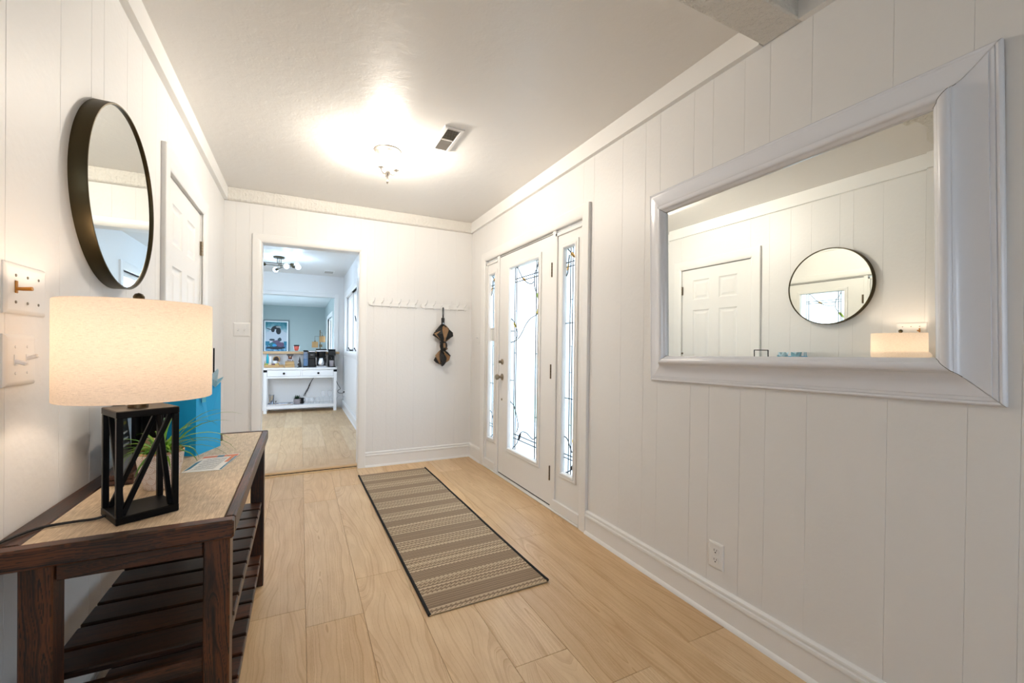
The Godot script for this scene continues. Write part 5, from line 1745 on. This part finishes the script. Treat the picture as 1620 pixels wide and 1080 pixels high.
	boxpart("top_lid", Vector3(-0.088, 0.3005, -0.10), Vector3(0.088, 0.318, 0.085), M.black_plastic, d, 0.006)
	var cf := thing("carafe", "brushed steel thermal carafe on the drip coffee maker's plate", "carafe", Vector3(0.318, y + 0.0362, -8.095))
	jar("carafe_body", [[0, 0], [0.060, 0], [0.063, 0.005], [0.060, 0.050], [0.045, 0.112], [0.043, 0.120], [0, 0.120]], M.steel, cf, Vector3.ZERO, 30)
	jar("carafe_lid", [[0.043, 0.1202], [0.042, 0.128], [0.020, 0.132], [0, 0.132]], M.black_plastic, cf)
	g = G.new()
	g.tube(curve([Vector3(0.046, 0.112, 0), Vector3(0.078, 0.112, 0.0), Vector3(0.080, 0.060, 0.0), Vector3(0.062, 0.022, 0)]), 0.007, 8)
	put("handle", g, M.black_plastic, cf)
	# coffee grinder
	var gr := thing("coffee_grinder", "tall black coffee grinder with a pale grounds cup at the right end of the sideboard", "coffee grinder", Vector3(0.490, y, -8.12))
	boxpart("grinder_base", Vector3(-0.052, 0, -0.07), Vector3(0.062, 0.014, 0.07), M.black_plastic, gr, 0.005)
	boxpart("grinder_body", Vector3(-0.054, 0.0145, -0.07), Vector3(0.048, 0.198, -0.01), M.black_plastic, gr, 0.010)
	g = G.new()
	g.lathe([Vector2(0, 0.135), Vector2(0.030, 0.135), Vector2(0.036, 0.150), Vector2(0.046, 0.195), Vector2(0, 0.195)], 24, Transform3D(Basis(), Vector3(-0.005, 0, 0.012)))
	put("burr_housing", g, M.black_plastic, gr)
	boxpart("hopper", Vector3(-0.056, 0.1985, -0.07), Vector3(0.058, 0.294, 0.055), M.black_plastic, gr, 0.008)
	boxpart("hopper_lid", Vector3(-0.058, 0.2945, -0.072), Vector3(0.060, 0.314, 0.058), M.black_plastic, gr, 0.006)
	g = G.new()
	g.ball(Vector3(-0.004, 0.160, 0.053), 0.006, 8)
	put("power_button", g, M.steel, gr)
	var gc := thing("grounds_cup", "pale grey grounds cup standing on the coffee grinder's base", "cup", Vector3(0.488, y + 0.0142, -8.095))
	jar("cup", [[0, 0], [0.033, 0], [0.035, 0.004], [0.038, 0.100], [0.036, 0.104], [0.033, 0.100], [0.031, 0.006], [0, 0.005]], M.pot_grey, gc)

	# lower shelf
	var sy := 0.1522
	var tr := thing("serving_tray", "low steel serving tray on the sideboard's lower shelf", "tray", Vector3(-0.297, sy, -8.10))
	g = G.new()
	g.bx(Vector3(-0.19, 0, -0.11), Vector3(0.19, 0.006, 0.11), 0.002)
	put("tray_floor", g, M.steel, tr)
	for q in [[Vector3(-0.19, 0.004, 0.104), Vector3(0.19, 0.026, 0.11)], [Vector3(-0.19, 0.004, -0.11), Vector3(0.19, 0.026, -0.104)], [Vector3(-0.19, 0.004, -0.104), Vector3(-0.184, 0.026, 0.104)], [Vector3(0.184, 0.004, -0.104), Vector3(0.19, 0.026, 0.104)]]:
		boxpart("tray_rim", q[0], q[1], M.steel, tr, 0.002)
	var sk := thing("cocktail_shaker", "steel cocktail shaker tin on the serving tray", "shaker", Vector3(-0.430, sy + 0.0062, -8.10))
	jar("shaker_tin", [[0, 0], [0.030, 0], [0.033, 0.004], [0.042, 0.160], [0.0425, 0.163], [0.040, 0.163], [0.031, 0.008], [0, 0.006]], M.steel, sk, Vector3.ZERO, 30)
	var jg := thing("jigger", "small steel jigger beside the cocktail shaker", "jigger", Vector3(-0.366, sy + 0.0062, -8.07))
	jar("jigger_cup", [[0, 0], [0.015, 0.0], [0.016, 0.003], [0.006, 0.030], [0.017, 0.070], [0.0155, 0.070], [0.004, 0.034], [0, 0.033]], M.steel, jg)
	var op := thing("bottle_opener", "small dark bottle opener lying on the serving tray", "bottle opener", Vector3(-0.165, sy + 0.0063, -8.05))
	boxpart("opener_body", Vector3(-0.022, 0, -0.012), Vector3(0.022, 0.022, 0.012), M.black_plastic, op, 0.005)
	boxpart("opener_tip", Vector3(0.0225, 0, -0.008), Vector3(0.036, 0.010, 0.008), M.steel, op, 0.003)
	var su := thing("succulent", "spiky dark green succulent in a round grey pot on the sideboard's lower shelf", "plant", Vector3(-0.048, sy, -8.10))
	jar("pot", [[0, 0], [0.036, 0], [0.046, 0.012], [0.054, 0.045], [0.055, 0.090], [0.053, 0.093], [0.050, 0.090], [0.048, 0.080]], M.pot_grey, su, Vector3.ZERO, 28)
	jar("soil", [[0.049, 0.084], [0, 0.086]], M.soil, su)
	var rng := RandomNumberGenerator.new()
	rng.seed = 6
	for i in 26:
		var a := i * 2.4
		var el := 0.25 + 1.15 * i / 26.0
		var dir := Vector3(cos(a) * cos(el), sin(el), sin(a) * cos(el))
		var side := Vector3(-sin(a), 0, cos(a))
		var l := 0.075 - 0.010 * sin(el) + rng.randf() * 0.015
		var nn := side.cross(dir).normalized()
		if nn.y < 0:
			nn = -nn
		var b := Vector3(cos(a) * 0.012, 0.086, sin(a) * 0.012)
		g = G.new()
		var w := 0.010
		var p := [b - side * w * 0.6, b + side * w * 0.6, b + dir * l * 0.45 + side * w - nn * 0.002, b + dir * l * 0.45 - side * w - nn * 0.002, b + dir * l + nn * 0.004]
		var low := -nn * 0.005
		g.quad(p[0], p[1], p[2], p[3], nn)
		g.tri(p[3], p[2], p[4], nn, nn, nn)
		g.quad(p[0] + low, p[1] + low, p[2], p[3], -nn)
		g.tri(p[3], p[2], p[4] + low * 0.2, -nn, -nn, -nn)
		put("leaf", g, M.succulent, su)
	var dm := thing("dark_mug", "dark mug tucked behind the succulent pot", "mug", Vector3(0.022, sy, -8.16))
	jar("cup", [[0, 0], [0.028, 0], [0.034, 0.006], [0.036, 0.096], [0.034, 0.098], [0.032, 0.096], [0.030, 0.008], [0, 0.006]], M.black_plastic, dm)
	g = G.new()
	g.tube(curve([Vector3(0.034, 0.078, 0), Vector3(0.054, 0.080, 0), Vector3(0.058, 0.050, 0), Vector3(0.034, 0.024, 0)]), 0.004, 8)
	put("handle", g, M.black_plastic, dm)
	# stemless glasses stand upside down, stemmed ones upright
	var gl0: Node3D
	var lab := ["upside-down stemless glass on the lower shelf, beside the dark mug", "upside-down stemless glass on the lower shelf, middle of the three", "upside-down stemless glass on the lower shelf, beside the stemmed wine glasses"]
	for i in 3:
		var o: Node3D
		if i == 0:
			gl0 = thing("stemless_glass", lab[0], "glass", Vector3.ZERO, 0, "stemless glasses on the sideboard shelf")
			jar("bowl", [[0.034, 0], [0.040, 0.030], [0.043, 0.070], [0.036, 0.102], [0.020, 0.114], [0, 0.116], [0, 0.113], [0.019, 0.110], [0.034, 0.100], [0.041, 0.070], [0.038, 0.030], [0.0325, 0]], M.clear, gl0, Vector3.ZERO, 26)
			o = gl0
		else:
			o = gl0.duplicate()
			o.name = numbered("stemless_glass")
			add_child(o)
			o.set_meta("label", lab[i])
		o.position = Vector3([0.094, 0.178, 0.268][i], sy, -8.09)
	var wg0: Node3D
	for i in 2:
		var o: Node3D
		if i == 0:
			wg0 = thing("wine_glass", "stemmed wine glass on the lower shelf, nearer the stemless glasses", "wine glass", Vector3.ZERO, 0, "stemmed wine glasses on the sideboard shelf")
			jar("bowl", [[0.004, 0.100], [0.018, 0.108], [0.034, 0.135], [0.038, 0.165], [0.033, 0.215], [0.0315, 0.215], [0.036, 0.165], [0.032, 0.137], [0.017, 0.112], [0, 0.104]], M.clear, wg0, Vector3.ZERO, 26)
			jar("stem", [[0, 0.006], [0.006, 0.008], [0.0035, 0.020], [0.0035, 0.090], [0.005, 0.101], [0, 0.102]], M.clear, wg0, Vector3.ZERO, 12)
			jar("foot", [[0, 0], [0.034, 0], [0.034, 0.002], [0.010, 0.005], [0, 0.006]], M.clear, wg0, Vector3.ZERO, 26)
			o = wg0
		else:
			o = wg0.duplicate()
			o.name = numbered("wine_glass")
			add_child(o)
			o.set_meta("label", "stemmed wine glass on the lower shelf, at the sideboard's right leg")
		o.position = Vector3([0.358, 0.463][i], sy, -8.09)
	# cords and the wall socket
	var cd := thing("power_cord", "bundle of twisted black cords hanging behind the sideboard", "cord")
	for k2 in [[0.0, 0.0], [0.012, 0.6], [-0.008, 1.3]]:
		g = G.new()
		var pts: Array = []
		for i in 12:
			var f := i / 11.0
			pts.append(Vector3(lerpf(0.226, 0.068, pow(f, 0.8)) + 0.016 * sin(f * 11.0 + k2[1] * 2.2) * f, lerpf(0.600, 0.262, f), -8.344 + 0.004 * k2[1]))
		g.tube(curve(pts), 0.0038, 6)
		put("strand", g, M.rubber, cd)
	var ot := thing("wall_outlet", "white power outlet on the coffee room side wall with two cords plugged in", "outlet", Vector3(NX, 0.335, -7.90))
	plate(ot, Vector3(-1, 0, 0), 0.072, 0.114)
	for k2 in [["power_cord", "black cord looping from the sideboard top to the side wall outlet", [Vector3(0.578, 0.60, -8.30), Vector3(0.590, 0.50, -8.30), Vector3(0.625, 0.42, -8.22), Vector3(0.640, 0.385, -8.16), Vector3(0.600, 0.365, -8.12), Vector3(0.600, 0.33, -8.06), Vector3(0.650, 0.330, -7.95), Vector3(0.683, 0.355, -7.90)], "rubber", 0.0045], ["power_cord", "white cord running from behind the sideboard to the side wall outlet", [Vector3(0.572, 0.16, -8.30), Vector3(0.600, 0.235, -8.22), Vector3(0.635, 0.275, -8.08), Vector3(0.683, 0.312, -7.90)], "white_plastic", 0.005]]:
		var c := thing(k2[0], k2[1], "cord")
		g = G.new()
		g.tube(curve(k2[2]), k2[4], 6)
		put("cable", g, M[k2[3]], c)
		var e: Vector3 = k2[2][-1]
		boxpart("plug", e + Vector3(-0.016, -0.011, -0.011), e + Vector3(0.0065, 0.011, 0.011), M[k2[3]], c, 0.003)


# ---------------------------------------------------------------- ceiling fixtures, ledge and the room behind
func far_room_things() -> void:
	var c := Vector3(-0.285, NC, -6.88)
	var cl := thing("rod_chandelier", "dark ceiling light with crossed rods and globe bulbs in the coffee room", "ceiling light", c)
	jar("canopy", [[0, 0], [0.072, 0], [0.074, -0.006], [0.068, -0.022], [0, -0.024]], M.bronze, cl, Vector3.ZERO, 28)
	var gl := glow("cool_glow", Color(0.72, 0.86, 1.0), 5.0)
	var rods := [[Vector3(-0.022, -0.095, 0.0), Vector3(1.0, 0.02, -0.10), 0.165], [Vector3(0.0, -0.125, 0.02), Vector3(0.95, -0.05, 0.30), 0.175], [Vector3(0.022, -0.155, -0.01), Vector3(0.30, -0.03, 0.95), 0.175]]
	for r in rods:
		var g := G.new()
		var d: Vector3 = (r[1] as Vector3).normalized()
		g.tube([Vector3(r[0].x, -0.02, r[0].z), r[0]], 0.005, 8)
		g.tube([r[0] - d * r[2], r[0] + d * r[2]], 0.0052, 8)
		put("rod", g, M.bronze, cl)
		for s in [-1.0, 1.0]:
			var e: Vector3 = r[0] + d * r[2] * s
			g = G.new()
			g.lathe([Vector2(0, -0.004), Vector2(0.010, -0.004), Vector2(0.020, 0.008), Vector2(0.021, 0.046), Vector2(0, 0.046)], 16, disc_to(d * s, e))
			put("socket", g, M.bronze, cl)
			g = G.new()
			g.ball(e + d * s * 0.080, 0.036, 18)
			put("globe_bulb", g, gl, cl)
			omni(e + d * s * 0.080, 0.040, Color(0.72, 0.86, 1.0), 0.036, cl)
	var cv := thing("air_vent", "faint white ceiling register in the coffee room", "vent", Vector3(0.418, NC, -7.86))
	boxpart("register_frame", Vector3(-0.085, -0.008, -0.12), Vector3(0.085, 0, 0.12), M.plate, cv, 0.003)
	for i in 8:
		boxpart("blade", Vector3(-0.066, -0.011, -0.098 + i * 0.026), Vector3(0.066, -0.0085, -0.084 + i * 0.026), M.grey_slat, cv, 0.001)
	var oj := thing("orange_jar", "orange jar with a black lid in a clear glass cup on the ledge", "jar", Vector3(-0.067, 1.0452, -8.42))
	jar("jar_body", [[0, 0.012], [0.020, 0.012], [0.034, 0.030], [0.042, 0.062], [0.043, 0.092], [0, 0.092]], M.orange, oj)
	jar("lid", [[0, 0.0925], [0.044, 0.0925], [0.046, 0.098], [0.046, 0.112], [0.042, 0.116], [0, 0.117]], M.black_plastic, oj)
	jar("glass_cup", [[0, 0], [0.024, 0], [0.038, 0.012], [0.048, 0.060], [0.049, 0.090], [0.0475, 0.090], [0.046, 0.060], [0.036, 0.014], [0, 0.008]], M.clear, oj)
	# framed print on the wall of the room behind
	var z := -15.496
	var pic := thing("framed_print", "framed print of a dark bird flying over a heap of rocks and foliage", "picture", Vector3(-0.703, 1.413, z))
	var fw := 0.362
	var fh := 0.525
	for k in [[Vector3(-fw, -fh, 0), Vector3(fw, -fh, 0), UP], [Vector3(-fw, fh, 0), Vector3(fw, fh, 0), -UP], [Vector3(-fw, -fh, 0), Vector3(-fw, fh, 0), Vector3(1, 0, 0)], [Vector3(fw, -fh, 0), Vector3(fw, fh, 0), Vector3(-1, 0, 0)]]:
		var g := G.new()
		g.sweep([Vector2(0, 0), Vector2(0, 0.03), Vector2(0.003, 0.033), Vector2(0.024, 0.033), Vector2(0.026, 0.028), Vector2(0.026, 0.01)], k[0], k[1], k[2], Vector3(0, 0, 1), 1, 1, false)
		put("frame_rail", g, M.card_grey, pic)
	boxpart("mat_board", Vector3(-fw + 0.024, -fh + 0.024, 0.004), Vector3(fw - 0.024, fh - 0.024, 0.012), M.paper_white, pic, 0)
	var fn := FastNoiseLite.new()
	fn.seed = 44
	fn.frequency = 1.0
	var pm := mat("print", Color(1, 1, 1), 0.5)
	pm.albedo_texture = picture(150, 200, func(x: int, y: int) -> Color:
		var u := x / 150.0
		var v := y / 200.0
		var nz := fn.get_noise_2d(u * 5.0, v * 7.0)
		var sky2 := Color(0.74, 0.76, 0.79).lerp(Color(0.10, 0.42, 0.47), clampf(1.0 - v * 3.2 + nz * 0.35 + 0.5 * absf(u - 0.4) - 0.1, 0.0, 1.0))
		var col := sky2
		if v > 0.78:
			col = Color(0.12, 0.34, 0.47).lerp(Color(0.52, 0.68, 0.78), clampf(nz * 0.9 + 0.5, 0.0, 1.0))
		if v > 0.66 and v < 0.80 and (u < 0.20 or u > 0.85):
			col = Color(0.10, 0.45, 0.55)
		# boat-shaped rock base, mounds, shrubs
		for e in [[0.48, 0.885, 0.42, 0.055, Color(0.03, 0.08, 0.14)], [0.36, 0.775, 0.24, 0.075, Color(0.06, 0.40, 0.44)], [0.66, 0.765, 0.20, 0.085, Color(0.36, 0.26, 0.36)], [0.50, 0.67, 0.18, 0.045, Color(0.34, 0.28, 0.38)], [0.42, 0.80, 0.10, 0.045, Color(0.16, 0.56, 0.78)], [0.30, 0.61, 0.13, 0.035, Color(0.12, 0.18, 0.22)], [0.66, 0.60, 0.09, 0.06, Color(0.12, 0.20, 0.24)]]:
			var d := Vector2((u - e[0]) / e[2], (v - e[1]) / e[3]).length() + nz * 0.28
			if d < 1.0:
				col = (e[4] as Color).lerp(Color(0.7, 0.75, 0.8), clampf(fn.get_noise_2d(u * 30.0, v * 30.0) * 0.5, 0.0, 0.4))
		# bird: body, neck, two drooping wings
		for e in [[0.48, 0.185, 0.19, 0.060, 0.1], [0.34, 0.265, 0.085, 0.085, 0.0], [0.60, 0.305, 0.115, 0.115, 0.0], [0.16, 0.245, 0.13, 0.014, -0.22]]:
			var q := Vector2(u - e[0], v - e[1]).rotated(e[4])
			if Vector2(q.x / e[2], q.y / e[3]).length() < 1.0:
				col = Color(0.03, 0.09, 0.12)
		if Vector2((u - 0.60) / 0.13, (v - 0.165) / 0.03).length() < 1.0:
			col = Color(0.62, 0.62, 0.62)
		return col)
	var g := G.new()
	var pw := fw - 0.062
	var ph := fh - 0.062
	g.quad(Vector3(-pw, -ph, 0.0135), Vector3(pw, -ph, 0.0135), Vector3(pw, ph, 0.0135), Vector3(-pw, ph, 0.0135), Vector3(0, 0, 1), [Vector2(0, 1), Vector2(1, 1), Vector2(1, 0), Vector2(0, 0)])
	put("print_sheet", g, pm, pic)
	# lamp with two hanging drum shades, on a stand below the ledge line
	var L := thing("twin_shade_lamp", "dark lamp with two hanging brown drum shades behind the coffee machines", "lamp", Vector3(0.505, 0.66, -13.6))
	g = G.new()
	g.tube([Vector3(0, 0.02, 0), Vector3(0, 0.935, 0)], 0.014, 10)
	g.tube([Vector3(0, 0.75, 0), Vector3(-0.14, 0.75, 0.01), Vector3(-0.14, 0.62, 0.01)], 0.007, 8)
	g.tube([Vector3(0, 0.86, 0), Vector3(0.045, 0.87, 0.02), Vector3(0.050, 0.76, 0.02)], 0.006, 8)
	put("pole", g, M.bronze, L)
	jar("lamp_base", [[0, 0], [0.12, 0], [0.12, 0.012], [0.03, 0.02], [0.02, 0.06], [0, 0.06]], M.bronze, L)
	jar("lamp_base", [[0.014, 0.44], [0.045, 0.44], [0.045, 0.52], [0.014, 0.52]], M.bronze, L, Vector3(0.02, 0, 0))
	for k in [[-0.135, 0.425, 0.0], [0.055, 0.585, 0.02]]:
		jar("shade", [[0.082, 0.0], [0.084, 0.0], [0.080, 0.172], [0.078, 0.172]], M.burlap, L, Vector3(k[0], k[1], k[2]), 30)
		jar("shade_cap", [[0, 0.172], [0.020, 0.172], [0.020, 0.20], [0, 0.205]], M.bronze, L, Vector3(k[0], k[1], k[2]))
	var st := thing("side_table", "small table carrying the twin-shade lamp beyond the pass-through", "side table", Vector3(0.50, 0.03, -13.6))
	boxpart("tabletop", Vector3(-0.19, 0.60, -0.2), Vector3(0.19, 0.629, 0.2), M.walnut0, st, 0.004)
	for x in [-0.17, 0.17]:
		for zz in [-0.18, 0.18]:
			boxpart("leg", Vector3(x - 0.015, 0, zz - 0.015), Vector3(x + 0.015, 0.60, zz + 0.015), M.walnut0, st, 0.002)
